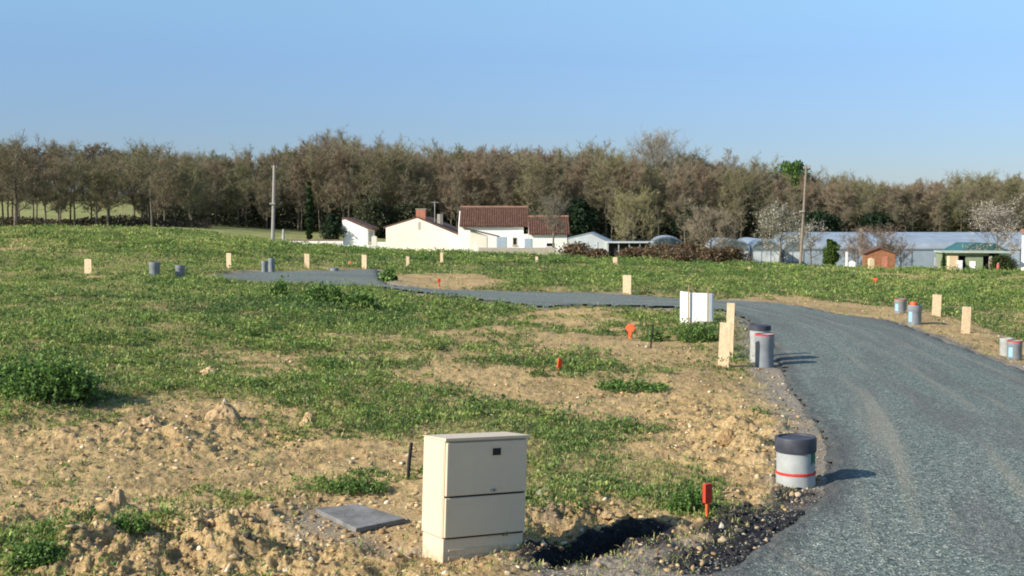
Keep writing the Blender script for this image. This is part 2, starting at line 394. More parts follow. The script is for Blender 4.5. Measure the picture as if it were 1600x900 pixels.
nz = fbm(GX * 3.3, GY * 3.3, 4, 77)
dk = np.clip((field(GX, GY, DARK) + (nz - .5) * 1.4 - .3) / .4, 0, 1); dk = np.maximum(dk, np.clip((.27 - polydist(GX, GY, np.array([T0, T1]), closed=False)) / .05, 0, 1)); gy = np.clip((field(GX, GY, GREY) + np.exp(-(np.abs(rd_ - .15) / .35) ** 2) * .8 + (nz - .5) * .9 - .2) / .5, 0, 1)  # cabinet's cast shadow along the trench is painted into the dark zone
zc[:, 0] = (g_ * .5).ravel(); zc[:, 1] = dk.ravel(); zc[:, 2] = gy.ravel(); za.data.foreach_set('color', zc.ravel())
fa = me.attributes.new('far', 'FLOAT', 'POINT'); fa.data.foreach_set('value', np.clip((r_ / KD - 72) / 12, 0, 1).astype(np.float32).ravel())
# closing disc under the camera
mbc = None

# ------------------------------------------------------------------ road: chippings laid a hand's breadth proud of the ground
CL = np.array([(5.6,1.0)] + [tuple(at(u, v)[:2]) for u, v in [(1560,860),(1480,720),(1400,620),(1330,560),(1262,515),(1200,494),(1120,477),(1000,471),(880,467),(760,462),(640,451),(500,436),(350,433)]])
def road_uv(X, Y):
    best = np.full(X.shape, 1e9); Ss = np.zeros(X.shape); Tt = np.zeros(X.shape); acc = 0
    for i in range(len(CL) - 1):
        ax, ay = CL[i]; bx, by = CL[i + 1]; dx, dy = bx - ax, by - ay; l = math.hypot(dx, dy)
        t = np.clip(((X - ax) * dx + (Y - ay) * dy) / (l * l), 0, 1); ex = X - ax - t * dx; ey = Y - ay - t * dy; d = np.hypot(ex, ey)
        sg = np.sign(dx * (Y - ay) - dy * (X - ax)); m = d < best
        best = np.where(m, d, best); Ss = np.where(m, acc + t * l, Ss); Tt = np.where(m, d * sg, Tt); acc += l
    return Ss, Tt
rdj = rd_ + (fbm(GX * 5, GY * 5, 3, 91) - .5) * .16 * np.clip(r_ / 8, .8, 2)
sel_v = (rdj < .02) & (np.abs(TH) < 1.4)
fsel = sel_v.ravel()[F].all(1)
used = np.unique(F[fsel]); remap = np.full(nr * nc, -1); remap[used] = np.arange(len(used))
RX = GX.ravel()[used]; RY = GY.ravel()[used]
crown_ = zbase(RX, RY) + np.clip(-rdj.ravel()[used] * .35, -.05, .03) + (fbm(RX * 22, RY * 22, 2, 5) - .5) * .012 * np.clip(1 - (np.hypot(RX, RY) - 8) / 10, 0, 1)
road = np_mesh('road', np.stack([RX, RY, crown_], -1), remap[F[fsel]], N('tmp').m, smooth=True)
tag(road, kind='structure')
Su, Tv = road_uv(RX, RY)
ra = road.data.color_attributes.new('lane', 'FLOAT_COLOR', 'POINT'); rc = np.ones((len(used), 4), np.float32); rc[:, 0] = Su; rc[:, 1] = Tv; rc[:, 2] = np.clip(-rdj.ravel()[used], 0, 5)
ra.data.foreach_set('color', rc.ravel())
def road_material():
    n = N('road_chippings', .82, .25)
    a = n.attr('lane', 'Color'); s_ = n.new('ShaderNodeSeparateColor'); n.ln(a, s_.inputs[0]); u_, v_, e_ = s_.outputs
    cmb = n.new('ShaderNodeCombineXYZ'); n.ln(n.math('MULTIPLY', u_, .22), cmb.inputs[0]); n.ln(n.math('MULTIPLY', v_, 1.6), cmb.inputs[1])
    st = n.noise(1.0, 5, .6, cmb.outputs[0])
    cm2 = n.new('ShaderNodeCombineXYZ'); n.ln(n.math('MULTIPLY', u_, .12), cm2.inputs[0]); n.ln(n.math('MULTIPLY', v_, 3.4), cm2.inputs[1]); cm2.inputs[2].default_value = 7
    st2 = n.noise(1.0, 4, .6, cm2.outputs[0])
    fine = n.noise(60, 3, .8); mid = n.noise(.8, 4)
    vor = n.new('ShaderNodeTexVoronoi'); vor.inputs['Scale'].default_value = 62; n.ln(n.coord(), vor.inputs['Vector'])
    sc = n.new('ShaderNodeSeparateColor'); n.ln(vor.outputs['Color'], sc.inputs[0])
    chips = n.ramp(sc.outputs[0], [(0.0, (.045, .060, .054)), (.45, (.13, .167, .148)), (.8, (.225, .27, .235)), (1.0, (.46, .48, .42))])
    chips = n.mix(n.ramp(fine, [(.35, .5), (.6, 0.0)]), chips, (.05, .06, .06))
    chips = n.mix(n.ramp(st, [(.48, 0.0), (.62, .5)]), chips, (.105, .10, .098))
    chips = n.mix(n.ramp(st2, [(.52, 0.0), (.70, .5)]), chips, (.30, .275, .21))
    chips = n.mix(n.ramp(e_, [(0.0, .75), (.12, .45), (.3, 0.0)]), chips, (.05, .05, .052))
    n.col(chips); n.bump(vor.outputs['Distance'], .8, .012); return n.m
road.data.materials.clear(); road.data.materials.append(road_material())

# ------------------------------------------------------------------ weeds (uncountable ground cover)
def leaves(X, Y, Zp, size, nleaf, upmin, upmax, wid, cols, jitter=.6):
    """n leaf quads per plant; returns verts, faces, tint"""
    n = len(X); k = nleaf; az = rng.uniform(0, 2 * np.pi, (n, k)); el = rng.uniform(upmin, upmax, (n, k))
    Ln = size[:, None] * rng.uniform(.5, 1.2, (n, k))
    off = size[:, None] * jitter * rng.uniform(-1, 1, (2, n, k))
    bx = X[:, None] + off[0]; by = Y[:, None] + off[1]; bz = Zp[:, None] + size[:, None] * rng.uniform(-.15, .35, (n, k)) 
    dx = np.cos(az) * np.cos(el); dy = np.sin(az) * np.cos(el); dz = np.sin(el)
    px = -np.sin(az); py = np.cos(az); wd = Ln * wid * rng.uniform(.6, 1.3, (n, k))
    b = np.stack([bx, by, bz], -1); d = np.stack([dx, dy, dz], -1); p = np.stack([px, py, rng.uniform(-.4, .4, (n, k))], -1)
    mid = b + d * (Ln * .5)[..., None] + np.array([0, 0, 1.]) * (Ln * .12)[..., None]
    tip = b + d * Ln[..., None]
    V = np.stack([b, mid + p * wd[..., None], tip, mid - p * wd[..., None]], 2).reshape(-1, 3)
    m = n * k; Fq = np.arange(m * 4).reshape(m, 4)
    c0 = cols.repeat(k, 0) * rng.uniform(.65, 1.35, (m, 1)); tint = c0.repeat(4, 0)
    return V, Fq, tint
G1c, G2c, G3c, G4c = np.array([.165, .25, .06]), np.array([.29, .35, .10]), np.array([.46, .455, .18]), np.array([.085, .15, .045])
TALL = patches([(60,605,90,30,1.0),(510,470,90,14,1.0),(0,372,400,9,.9),(250,388,160,8,.4),(430,460,70,10,.6),(560,480,60,8,.6),(1100,420,250,5,.2),(1500,465,150,8,.5),(980,600,60,7,.6),(100,530,200,30,.3)])
LUSH = patches([(1000,428,380,22,1.0),(700,402,300,12,.8),(1500,458,220,16,.9),(505,478,110,16,.9),(980,600,90,10,.8),(120,470,80,14,.5),(60,610,120,30,.5)]); Npl = 760000
tt = rng.uniform(-.46, .46, Npl); lr = rng.uniform(0, 1, Npl); rad = np.where(rng.random(Npl) < .5, np.exp(math.log(6.6) + lr * (math.log(30) - math.log(6.6))), np.exp(math.log(23) + lr * (math.log(130) - math.log(23))))
X = np.sin(tt) * rad; Y = np.cos(tt) * rad
gm, rdm, rm = masks(X, Y)
clump = fbm(X * 1.6, Y * 1.6, 3, 55)
keep = (np.hypot(X - CH[0], (Y - CH[1]) * .5) > .45) & (rng.random(Npl) < gm * (.10 + .75 * np.clip((clump - .36) / .3, 0, 1)) * .85 + .006) & (rdm > .12) & (trench(X, Y) < .05)
X = X[keep]; Y = Y[keep]; rm = rm[keep]; clump = clump[keep]
# bigger leafy rosettes and tufts standing out of the low growth
Nc = 9000; t_ = rng.uniform(-.46, .46, Nc); r2 = np.exp(rng.uniform(math.log(6.8), math.log(110), Nc)); CX = np.sin(t_) * r2; CY = np.cos(t_) * r2
gm2, rd2, rm2 = masks(CX, CY); kc = (np.hypot(CX - CH[0], (CY - CH[1]) * .5) > .6) & (rng.random(Nc) < np.clip(gm2, .03, 1) ** 1.6 * np.clip((fbm(CX * .5, CY * .3, 3, 71) - .36) / .2, .1, 1)) & (rd2 > .3) & (trench(CX, CY) < .05)
CX = CX[kc]; CY = CY[kc]; r2 = r2[kc]; kk = 22
crd = rng.uniform(.05, .16, len(CX)) * (1 + r2 * .03) * (1 + 1.2 * np.clip(field(CX, CY, TALL), 0, 1)); crd = np.repeat(crd, kk)
TX = np.repeat(CX, kk) + rng.normal(size=len(crd)) * crd * .7; TY = np.repeat(CY, kk) + rng.normal(size=len(crd)) * crd * .7; TR = np.repeat(r2, kk)
cc = np.array([G4c, G1c, G1c * 1.15, G2c])[rng.integers(0, 4, len(CX))].repeat(kk, 0)
Vt, Ft, tt_ = leaves(TX, TY, zground(TX, TY) + crd * rng.uniform(0, .55, len(crd)), (.02 + .0017 * np.minimum(TR / KD, 60)) * rng.uniform(.7, 1.5, len(crd)), 4, R(10), R(80), .26, cc)
Zp = zground(X, Y); tl = np.clip(field(X, Y, TALL), 0, 1.2)
sz = (.013 + .0017 * np.minimum(rm / KD, 60)) * rng.uniform(.6, 1.5, len(X)) * (1 + 1.0 * tl)
hue = fbm(X * .35, Y * .35, 3, 66); q = rng.random(len(X)) * .6 + hue * .8 - .26 - .28 * np.clip(field(X, Y, LUSH), 0, 1)
cols = np.where((q < .22)[:, None], G4c, np.where((q < .42)[:, None], G1c, np.where((q < .68)[:, None], G2c, G3c)))
V, Fq, tint = leaves(X, Y, Zp, sz, 6, R(10), R(80), .20, cols)
wd_ = np_mesh('weeds', np.r_[V, Vt], np.r_[Fq, Ft + len(V)], M['leaf'], tint=np.r_[tint, tt_])
tag(wd_, 'low green weeds and young grass spreading over the bare building plot', 'weeds', kind='stuff')
# dry grass / straw slivers over the soil
Ng = 90000; tt = rng.uniform(-.46, .46, Ng); rad = np.exp(rng.uniform(math.log(6.6), math.log(60), Ng)); X = np.sin(tt) * rad; Y = np.cos(tt) * rad
gm, rdm, rm = masks(X, Y); keep = (np.hypot(X - CH[0], (Y - CH[1]) * .5) > .4) & (rdm > .2) & (rng.random(Ng) < .25 + .5 * gm) & (trench(X, Y) < .05); X = X[keep]; Y = Y[keep]; rm = rm[keep]
c_ = np.where((rng.random(len(X)) < .5)[:, None], np.array([.46, .41, .20]), np.array([.24, .30, .09]))
V, Fq, tint = leaves(X, Y, zground(X, Y), (.022 + .0022 * rm / KD) * rng.uniform(.7, 1.6, len(X)), 4, R(15), R(80), .07, c_, .5)
gr = np_mesh('grass', V, Fq, M['leaf'], tint=tint)
tag(gr, 'thin dry and green grass blades between the weeds on the soil', 'grass', kind='stuff')

# ------------------------------------------------------------------ rubble: stones and crumbs of clay
ICO_V = np.array([(0,0,1),(.894,0,.447),(.276,.851,.447),(-.724,.526,.447),(-.724,-.526,.447),(.276,-.851,.447),(.724,.526,-.447),(-.276,.851,-.447),(-.894,0,-.447),(-.276,-.851,-.447),(.724,-.526,-.447),(0,0,-1)])
ICO_F = np.array([(0,1,2),(0,2,3),(0,3,4),(0,4,5),(0,5,1),(1,6,2),(2,7,3),(3,8,4),(4,9,5),(5,10,1),(2,6,7),(3,7,8),(4,8,9),(5,9,10),(1,10,6),(6,11,7),(7,11,8),(8,11,9),(9,11,10),(10,11,6)])
def stones(X, Y, Z0, s, cols):
    n = len(X); v = ICO_V[None] * rng.uniform(.4, 1.35, (n, 12, 1)); sc = s[:, None] * rng.uniform(.6, 1.2, (n, 3)) * np.array([1, 1, .7])
    v = v * sc[:, None]; a = rng.uniform(0, 6.28, n); ca, sa = np.cos(a)[:, None], np.sin(a)[:, None]
    x = v[..., 0] * ca - v[..., 1] * sa; y = v[..., 0] * sa + v[..., 1] * ca
    V = np.stack([x + X[:, None], y + Y[:, None], v[..., 2] + Z0[:, None]], -1).reshape(-1, 3)
    F_ = (ICO_F[None] + (np.arange(n) * 12)[:, None, None]).reshape(-1, 3)
    return V, F_, cols.repeat(12, 0)
def stone_field(name, N0, rmin, rmax, acc, smin, smax, pal, label, cat):
    t_ = rng.uniform(-.46, .46, N0); rad = np.exp(rng.uniform(math.log(rmin * KD), math.log(rmax * KD), N0)); X = np.sin(t_) * rad; Y = np.cos(t_) * rad
    k = rng.random(N0) < acc(X, Y); X = X[k]; Y = Y[k]; rad = rad[k]
    s = (smin + (smax - smin) * rng.random(len(X)) ** 9) * (1 + rad * .01)
    ci = rng.integers(0, len(pal), len(X)); cols = np.array(pal)[ci] * rng.uniform(.7, 1.25, (len(X), 1))
    V, F_, t = stones(X, Y, zground(X, Y) + s * .15, s, cols); o = np_mesh(name, V, F_, M['stonev'], tint=t)
    return tag(o, label, cat, kind='stuff')
def acc_dirt(X, Y):
    g, rd, r = masks(X, Y); return np.where(rd > .05, (.25 + field(X, Y, ROUGH)) * (1 - .7 * g), 0) * (trench(X, Y) < .2) * np.clip(1.3 - dkf(X, Y), .1, 1)
def dkf(X, Y): return field(X, Y, DARK)
stone_field('rubble', 110000, 4.3, 24, acc_dirt, .004, .032, [(.42, .30, .16), (.36, .23, .11), (.48, .37, .22), (.20, .13, .07), (.42, .30, .16), (.36, .25, .13), (.25, .17, .09), (.46, .34, .19), (.40, .28, .15), (.55, .47, .35), (.33, .24, .14)], 'crumbled clay and pale stones strewn over the bare soil', 'rubble')
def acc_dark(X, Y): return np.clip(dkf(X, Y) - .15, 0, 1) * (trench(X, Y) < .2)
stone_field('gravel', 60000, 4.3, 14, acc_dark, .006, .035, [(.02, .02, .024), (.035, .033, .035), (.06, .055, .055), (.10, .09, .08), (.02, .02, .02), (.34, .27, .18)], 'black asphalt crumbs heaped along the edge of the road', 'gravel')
def acc_road(X, Y):
    rd = polydist(X, Y, RPOLY); return np.where(rd < .02, .25 + .7 * np.exp(-(rd / .3) ** 2), np.exp(-(rd / .35) ** 2) * .9) * (trench(X, Y) < .2)
stone_field('chippings', 30000, 4.3, 11, acc_road, .006, .016, [(.10, .135, .13), (.16, .20, .19), (.24, .27, .25), (.06, .075, .075)], 'loose grey stone chippings scattered over the road surface', 'chippings')

# ------------------------------------------------------------------ clods and stones one can count
def clod(u, v, wpx, hpx, label, pal=(.44, .32, .18), lean=0, flat=1.0, cat='clod', group='large lumps of clay lying on the plot', name='clay_clod'):
    p = gat(u, v); D = p.y; s = wpx * D / FPX / 2; h = hpx * D / FPX
    rs = np.random.default_rng(int(u * 7 + v)); mb = MB(); import bmesh
    bm = bmesh.new(); bmesh.ops.create_icosphere(bm, subdivisions=4, radius=1)
    for w_ in bm.verts:
        c = w_.co; f = 1 + .55 * (float(fbm(np.array([c.x * 1.3 + u]), np.array([c.y * 1.3 + c.z * 1.7]), 4, int(v), .6)[0]) - .5) * 2 * .6
        f += .25 * (float(vnoise(np.array([c.x * 5 + u]), np.array([c.z * 5 + c.y * 4]), 3)[0]) - .5)
        zz = c.z if c.z > 0 else c.z * .4
        w_.co = Vector((c.x * s * f * (1 - .45 * max(c.z, 0)) + lean * max(c.z, 0) * s, c.y * s * .8 * f * (1 - .4 * max(c.z, 0)), zz * h * f))
    m = bpy.data.meshes.new(name); bm.to_mesh(m); bm.free(); m.materials.append(simple('clay_%d' % u, pal, .35, 22, .95, 1, .1, .012))
    o = bpy.data.objects.new(name, m); COL.objects.link(o); o.location = (p.x, p.y + s * .5, p.z - .01); tag(o, label, cat, group); return o
clod(343, 658, 58, 30, 'large pale clay lump with a white pebble above, left of centre')
clod(478, 664, 34, 28, 'upright clay lump with a dark right side in the weeds', lean=.3)
clod(178, 800, 40, 36, 'pointed clay lump in the rough lower left corner of the plot', lean=.2)
clod(325, 586, 40, 12, 'small flat clay lump at the far edge of the bare patch')
clod(850, 792, 30, 22, 'grey earth lump just right of the beige cabinet', pal=(.32, .30, .26))
clod(775, 830, 16, 10, 'small clay crumb by the foot of the cabinet', pal=(.3, .22, .13)) if False else None
clod(1140, 700, 40, 20, 'crumbly brown clay lump near the road verge', pal=(.30, .20, .10))
clod(235, 668, 34, 16, 'low clay lump left of the large pale one')
clod(950, 812, 26, 8, 'flat clay piece at the top edge of the dark trench')
for (u, v, wpx, lb) in [(26, 893, 22, 'white stone at the bottom left corner'), (395, 812, 12, 'white stone among the rough clods left of the concrete chamber'), (236, 660, 9, 'small white stone beside the low clay lump'),
                        (351, 630, 9, 'white pebble just above the large clay lump'), (485, 885, 12, 'whitish stone below the concrete chamber'), (849, 857, 16, 'white stone right of the cabinet foot'), (1128, 826, 9, 'pale stone on black crumbs beside the orange marker')]:
    clod(u, v, wpx, wpx * .7, lb, pal=(.62, .58, .50), cat='stone', group='pale stones on the soil', name='pale_stone')

# ------------------------------------------------------------------ street cabinet
def cabinet():
    p = gat(690, 881); t = R(31)
    root = empty('street_cabinet', (p.x, p.y, p.z - .03), t)
    root.rotation_euler = (R(-2.0), R(3.0), t)
    tag(root, 'beige plastic street cabinet with two stacked doors, standing tilted on the soil', 'cabinet')
    Wd, Dp, h0, h1, h2, hc = .60, .30, .165, .42, .765, .80
    MB().box(0.012, Wd - .012, 0.012, Dp - .012, -.12, h0 - .006).build('plinth', M['box'], root, .004)
    pl = MB().box(.05, Wd - .05, .004, .0115, .03, .05); pl.box(.05, Wd - .05, .004, .0115, .085, .092).build('plinth_rib', M['box'], root)
    MB().box(.006, Wd - .006, .012, Dp - .003, h0, h2 - .002).build('body', M['box'], root, .005)
    d = MB().box(.012, Wd - .012, -.008, .0115, h0 + .006, h1 - .006).build('lower_door', M['box'], root, .005)
    d2 = MB().box(.012, Wd - .012, -.012, .0115, h1 + .006, h2 - .012).build('upper_door', M['box'], root, .005)
    MB().box(.018, Wd - .018, .004, .0112, h1 - .0055, h1 + .0055).build('door_gap', M['gap'], root)
    MB().box(.018, Wd - .018, .004, .0112, h0 - .004, h0 + .0055).build('door_gap', M['gap'], root)
    lid = MB(); lid.prism([(-.014, h2), (Dp + .003, h2), (Dp + .003, h2 + .003), (-.014, h2 + .018)], 'x', -.002, Wd + .006); lid.build('lid', M['box'], root, .005)
    hd = MB().box(.32, .40, -.0165, -.0122, h2 - .107, h2 - .047).build('handle_recess', M['box'], d2)
    MB().box(.331, .389, -.019, -.0167, h2 - .099, h2 - .055).build('handle_hole', M['gap'], hd)
    lk = MB().box(.325, .365, -.02, -.0122, h1 + .02, h1 + .038).build('lock', M['metal'], d2, .003)
    MB().box(.34, .352, -.022, -.0202, h1 + .025, h1 + .033).build('keyhole', M['gap'], lk)
    MB().box(.055, .09, -.0135, -.0122, h1 + .02, h1 + .045).build('maker_plate', M['box'], d2)
    sd_ = MB().box(-.003, .0055, .05, Dp - .05, h1 - .003, h1 + .003).build('side_seam', M['gap'], root) if False else None
    MB().box(.003, .0058, .02, Dp - .02, h0 + .004, h1 - .004).build('side_panel', M['box'], root, .001)
    MB().box(.003, .0058, .02, Dp - .02, h1 + .004, h2 - .006).build('side_panel', M['box'], root, .001)
cabinet()

# ------------------------------------------------------------------ concrete chamber with slab, iron bar
def chamber():
    a = at(492, 803); b = at(560, 796); c = at(634, 818); d = at(556, 834)
    cen = (a + b + c + d) / 4; root = empty('inspection_chamber', (cen[0], cen[1], float(zbase(cen[0], cen[1])[0]) - .06))
    tag(root, 'square grey concrete inspection chamber half dug into the soil left of the cabinet', 'chamber')
    pts = [(-.27, -.02), (0.02, -.28), (.30, 0.0), (.0, .22)]
    pts = [(q[0] - cen[0], q[1] - cen[1]) for q in (a, d, c, b)]
    o = MB().prism(pts, 'z', .065, .10).build('slab', M['concrete'], root, .006)
    s = MB().prism([(x * .93, y * .93) for x, y in pts], 'z', -.18, .064).build('wall', M['concretedark'], root)
    sub = s.modifiers.new('s', 'SUBSURF'); sub.levels = 4; sub.render_levels = 4; sub.subdivision_type = 'SIMPLE'
    tx = bpy.data.textures.new('rough', 'CLOUDS'); tx.noise_scale = .05; dm = s.modifiers.new('d', 'DISPLACE'); dm.texture = tx; dm.strength = .05; dm.mid_level = .7
chamber()
def bar(u, v0, v1, wpx, lean, label, mat='iron', name='iron_bar', cat='bar'):
    p = gat(u, v1); D = p.y; h = (v1 - v0) * D / FPX; r = wpx * D / FPX / 2
    mb = MB(); mb.tube([(0, 0, -.1), (lean * h * .5, 0, h * .5), (lean * h, 0, h)], [r * .8, r, r * .9], 7)
    o = mb.build(name, M[mat]); o.location = p; tag(o, label, cat); return o
bar(636, 692, 752, 6, .12, 'dark rusty bar stuck upright in the soil just left of the cabinet')
bar(1016, 508, 545, 3, .12, 'thin dark stick leaning in the weeds below the white panel')

# ------------------------------------------------------------------ pvc inspection pipes
def lean_rot(o, rx, ry): o.rotation_euler = (R(rx), R(ry), random.uniform(0, 6))
def pipe(u, v0, v1, wpx, label, mat='pvc', top='open', tilt=(0, 0), band=False, blue=False, group='grey plastic inspection pipes along the new road', ribs=True):
    p = gat(u, v1); D = p.y; h = (v1 - v0) * D / FPX * 1.01; r = wpx * D / FPX / 2
    root = empty('inspection_pipe', (p.x, p.y + r * .6, p.z - .015)); root.rotation_euler = (R(tilt[0]), R(tilt[1]), 0)
    tag(root, label, 'pipe', group)
    prof = [(r * .96, -.15), (r * .96, h * .7), (r, h * .72), (r, h), (r * .93, h), (r * .93, h - .05 if top != 'open' else h * .3)]
    MB().lathe(prof, 32).build('tube', M[mat], root, smooth=True)
    if top == 'open':
        MB().lathe([(0.0, h * .32), (r * .925, h * .32)], 24).build('inside', M['gap'], root)
        MB().lathe([(r * .94, h + .001), (r * 1.012, h + .001), (r * 1.012, h - .022), (r * 1.002, h - .022)], 32).build('rim', M['redseal'] if band else M[mat], root, smooth=True)
    elif top == 'lid':
        MB().lathe([(0, h + .012), (r * .9, h + .012), (r * 1.06, h + .002), (r * 1.06, h - .07), (r * 1.003, h - .07)], 32).build('lid', M['lid'], root, smooth=True)
    elif top == 'orange':
        MB().lathe([(0, h - .01), (r * .92, h - .01)], 24).build('stopper', M['pvc'], root)
        MB().lathe([(0, h + .07), (r * .42, h + .07), (r * .5, h + .05), (r * .5, h - .008)], 20, -.2 * r, 0).build('cap', M['orange'], root, smooth=True)
    if blue:
        seg = []; mb = MB(); a0, a1 = R(195), R(232)
        vs = []; 
        for k in range(7):
            a = a0 + (a1 - a0) * k / 6
            for z in (h * .2, h * .68): vs.append((r * .975 * math.cos(a), r * .975 * math.sin(a), z))
        mb.add(vs, [(2 * k, 2 * k + 2, 2 * k + 3, 2 * k + 1) for k in range(6)]).build('label', M['pvcblue'], root)
    return root
pipe(240.5, 408, 433, 17, 'grey pipe standing in grass, leftmost of all the pipes', 'pvc')
pipe(280.5, 412, 433, 15, 'shorter grey pipe beside the dark ditch, second from the left')
pipe(413, 405.5, 426, 10, 'slim grey pipe, left one of the touching pair at the turning area')
pipe(424, 403.5, 425, 10, 'slim grey pipe, right one of the touching pair at the turning area')
pipe(522, 416, 424.5, 14, 'low grey pipe stub at the far edge of the turning area')
pipe(1189, 509, 567, 32, 'taller pale pipe with a dark lid, behind the grey one beside the road bend', 'pvclight', 'lid')
pipe(1196, 521, 574, 30, 'tall grey pipe with red seal on its rim, at the left road edge', 'pvc', 'open', band=True)
pipe(1408.5, 466, 489, 19, 'grey pipe with a reddish rim, leftmost on the far side of the road', 'pvc', 'open', band=True, blue=True)
pipe(1431, 474, 506, 22, 'grey pipe with an orange cap sticking out of its top', 'pvc', 'orange', blue=True)
pipe(1575, 522, 551, 21, 'pale grey pipe, partly behind the blue-labelled one at right edge', 'pvclight')
pipe(1588, 529, 560, 23, 'grey pipe with blue label and dark red rim at the right edge', 'pvc', 'open', band=True, blue=True)
def near_pipe():
    p = gat(1249, 762); D = p.y; r = 31 * D / FPX; root = empty('inspection_pipe', (p.x, p.y + r * .8, p.z - .01)); root.rotation_euler = (0, R(-.8), 0)
    tag(root, 'short pale grey pipe with thick black lid and red ring in the foreground', 'pipe', 'grey plastic inspection pipes along the new road')
    k = D / FPX
    z1, z2, z3, z4 = 21 * k, 25 * k, 57 * k, 80 * k
    MB().lathe([(r * 1.0, -.1), (r * 1.0, z1)], 40).build('lower_tube', M['pvclight'], root, smooth=True)
    MB().lathe([(r * .9, z1 + .001), (r * 1.02, z1 + .001), (r * 1.03, (z1 + z2) / 2), (r * 1.02, z2), (r * .9, z2)], 40).build('seal_ring', M['redseal'], root, smooth=True)
    mb = MB().lathe([(r * .975, z2 + .001), (r * .975, z3 + .01)], 40).build('upper_tube', M['pvclight'], root, smooth=True)
    vs = []; a0, a1 = R(-52), R(-12)
    for i in range(7):
        a = a0 + (a1 - a0) * i / 6
        for z in (z2 + (.35 + .1 * (i % 3)) * (z3 - z2), z3 - .002): vs.append((r * .982 * math.cos(a), r * .982 * math.sin(a), z))
    MB().add(vs, [(2 * i, 2 * i + 2, 2 * i + 3, 2 * i + 1) for i in range(6)]).build('paint_mark', M['greensm'], mb)
    ld = MB().lathe([(0, z4 - .012), (r * .86, z4 - .012), (r * .88, z4), (r * 1.03, z4), (r * 1.06, z4 - .012), (r * 1.06, z3 + .012), (r * 1.04, z3), (r * .99, z3)], 40).build('lid', M['lid'], root, smooth=True)
near_pipe()

# ------------------------------------------------------------------ boards marking the plots
GB = 'pale timber boards marking the plots'
def board(u, v0, v1, wpx, label, lean=0, rz=None, group=GB, thick=.035):
    p = gat(u, v1); D = p.y; h = (v1 - v0) * D / FPX; w_ = wpx * D / FPX / 2
    o = MB().prism([(-w_, -.25), (w_, -.25), (w_, h - .004), (w_ - .006, h), (-w_ + .004, h + .002), (-w_, h - .004)], 'y', 0, thick).build('marker_board', M['wood'], None, .002)
    o.location = p; o.rotation_euler = (0, R(lean), R(-9 + random.uniform(-6, 6)) if rz is None else R(rz)); tag(o, label, 'board', group); return o
board(137.5, 404, 429, 12, 'wide pale board alone in the grass at the far left')
board(357.5, 397, 422, 8, 'pale board standing behind the dark ditch')
board(479.5, 397, 420, 8, 'pale board at the far side of the turning area, left of the two there')
board(569, 398, 420, 8, 'pale board near the right corner of the turning area')
board(637, 399, 416, 5, 'narrow pale board below the left part of the cream gable house')
board(690, 394.5, 411, 4.5, 'thin pale board in front of the cream gable house')
board(838.5, 400, 411, 4, 'small thin board in the green strip below the blue door')
board(961, 403, 415, 7, 'small board in front of the brown brambles below the glasshouse')
board(979.5, 430, 459, 13, 'stout pale board standing at the far kerb of the cross road')
board(1171, 418.5, 424.5, 5.5, 'tiny board end showing above the green strip right of the brambles')
board(1139, 474, 560, 12, 'tall pale board standing behind the nearer one beside the white panel', lean=1.5)
board(1130, 505, 574, 17, 'nearest pale board, wide, leaning slightly right beside the road bend', lean=2.5)
board(1463, 462, 495, 13, 'pale board left of the two at the right verge', lean=1.5)
board(1509, 478, 519, 13, 'pale board right of the two at the right verge', lean=2)

# ------------------------------------------------------------------ orange survey markers
GO = 'orange survey markers'
def marker(u, v0, v1, wpx, headpx, label, rz=-18, tilt=0, mat='orange', rnd=False):
    p = gat(u, v1); D = p.y; k = D / FPX; h = (v1 - v0) * k; hw = wpx * k / 2; hh = headpx * k
    root = empty('survey_marker', p); root.rotation_euler = (0, R(tilt), R(rz)); tag(root, label, 'marker', GO)
    MB().box(-hw * .33, hw * .33, -hw * .3, hw * .3, -.15, h - hh).build('stake', M['orange'], root, .001)
    if rnd:
        MB().prism([(hw * math.cos(i * math.pi / 7), h - hh / 2 + hh / 2 * math.sin(i * math.pi / 7)) for i in range(14)], 'y', -.015, .015).build('head', M[mat], root, .002); return root
    MB().prism([(-hw, h - hh), (hw * .8, h - hh), (hw, h - hh * .8), (hw, h - .003), (hw - .004, h), (-hw + .004, h), (-hw, h - .003)], 'y', -hw * .45, hw * .45).build('head', M[mat], root, .002)
    return root
marker(1105, 755, 814, 15, 30, 'orange marker, head coloured as in shade, on a stake at the black crumbs in the foreground', 34, 0, 'shadehead')
marker(985, 503, 526, 15, 13, 'bright orange round-headed marker in the middle of the plot', -25, 0, 'orange', True)
marker(873, 563, 584, 8, 14, 'narrow reddish marker low in the weeds left of the bright one', 30, 8)
marker(1367, 434, 443, 7, 6, 'tiny orange marker on the green strip at the right', -20)
marker(548, 408, 415, 6, 4, 'tiny orange marker behind the turning area', -20)
marker(686, 434, 447, 5, 5, 'small red marker on the sandy heap left of the cross road', 20)

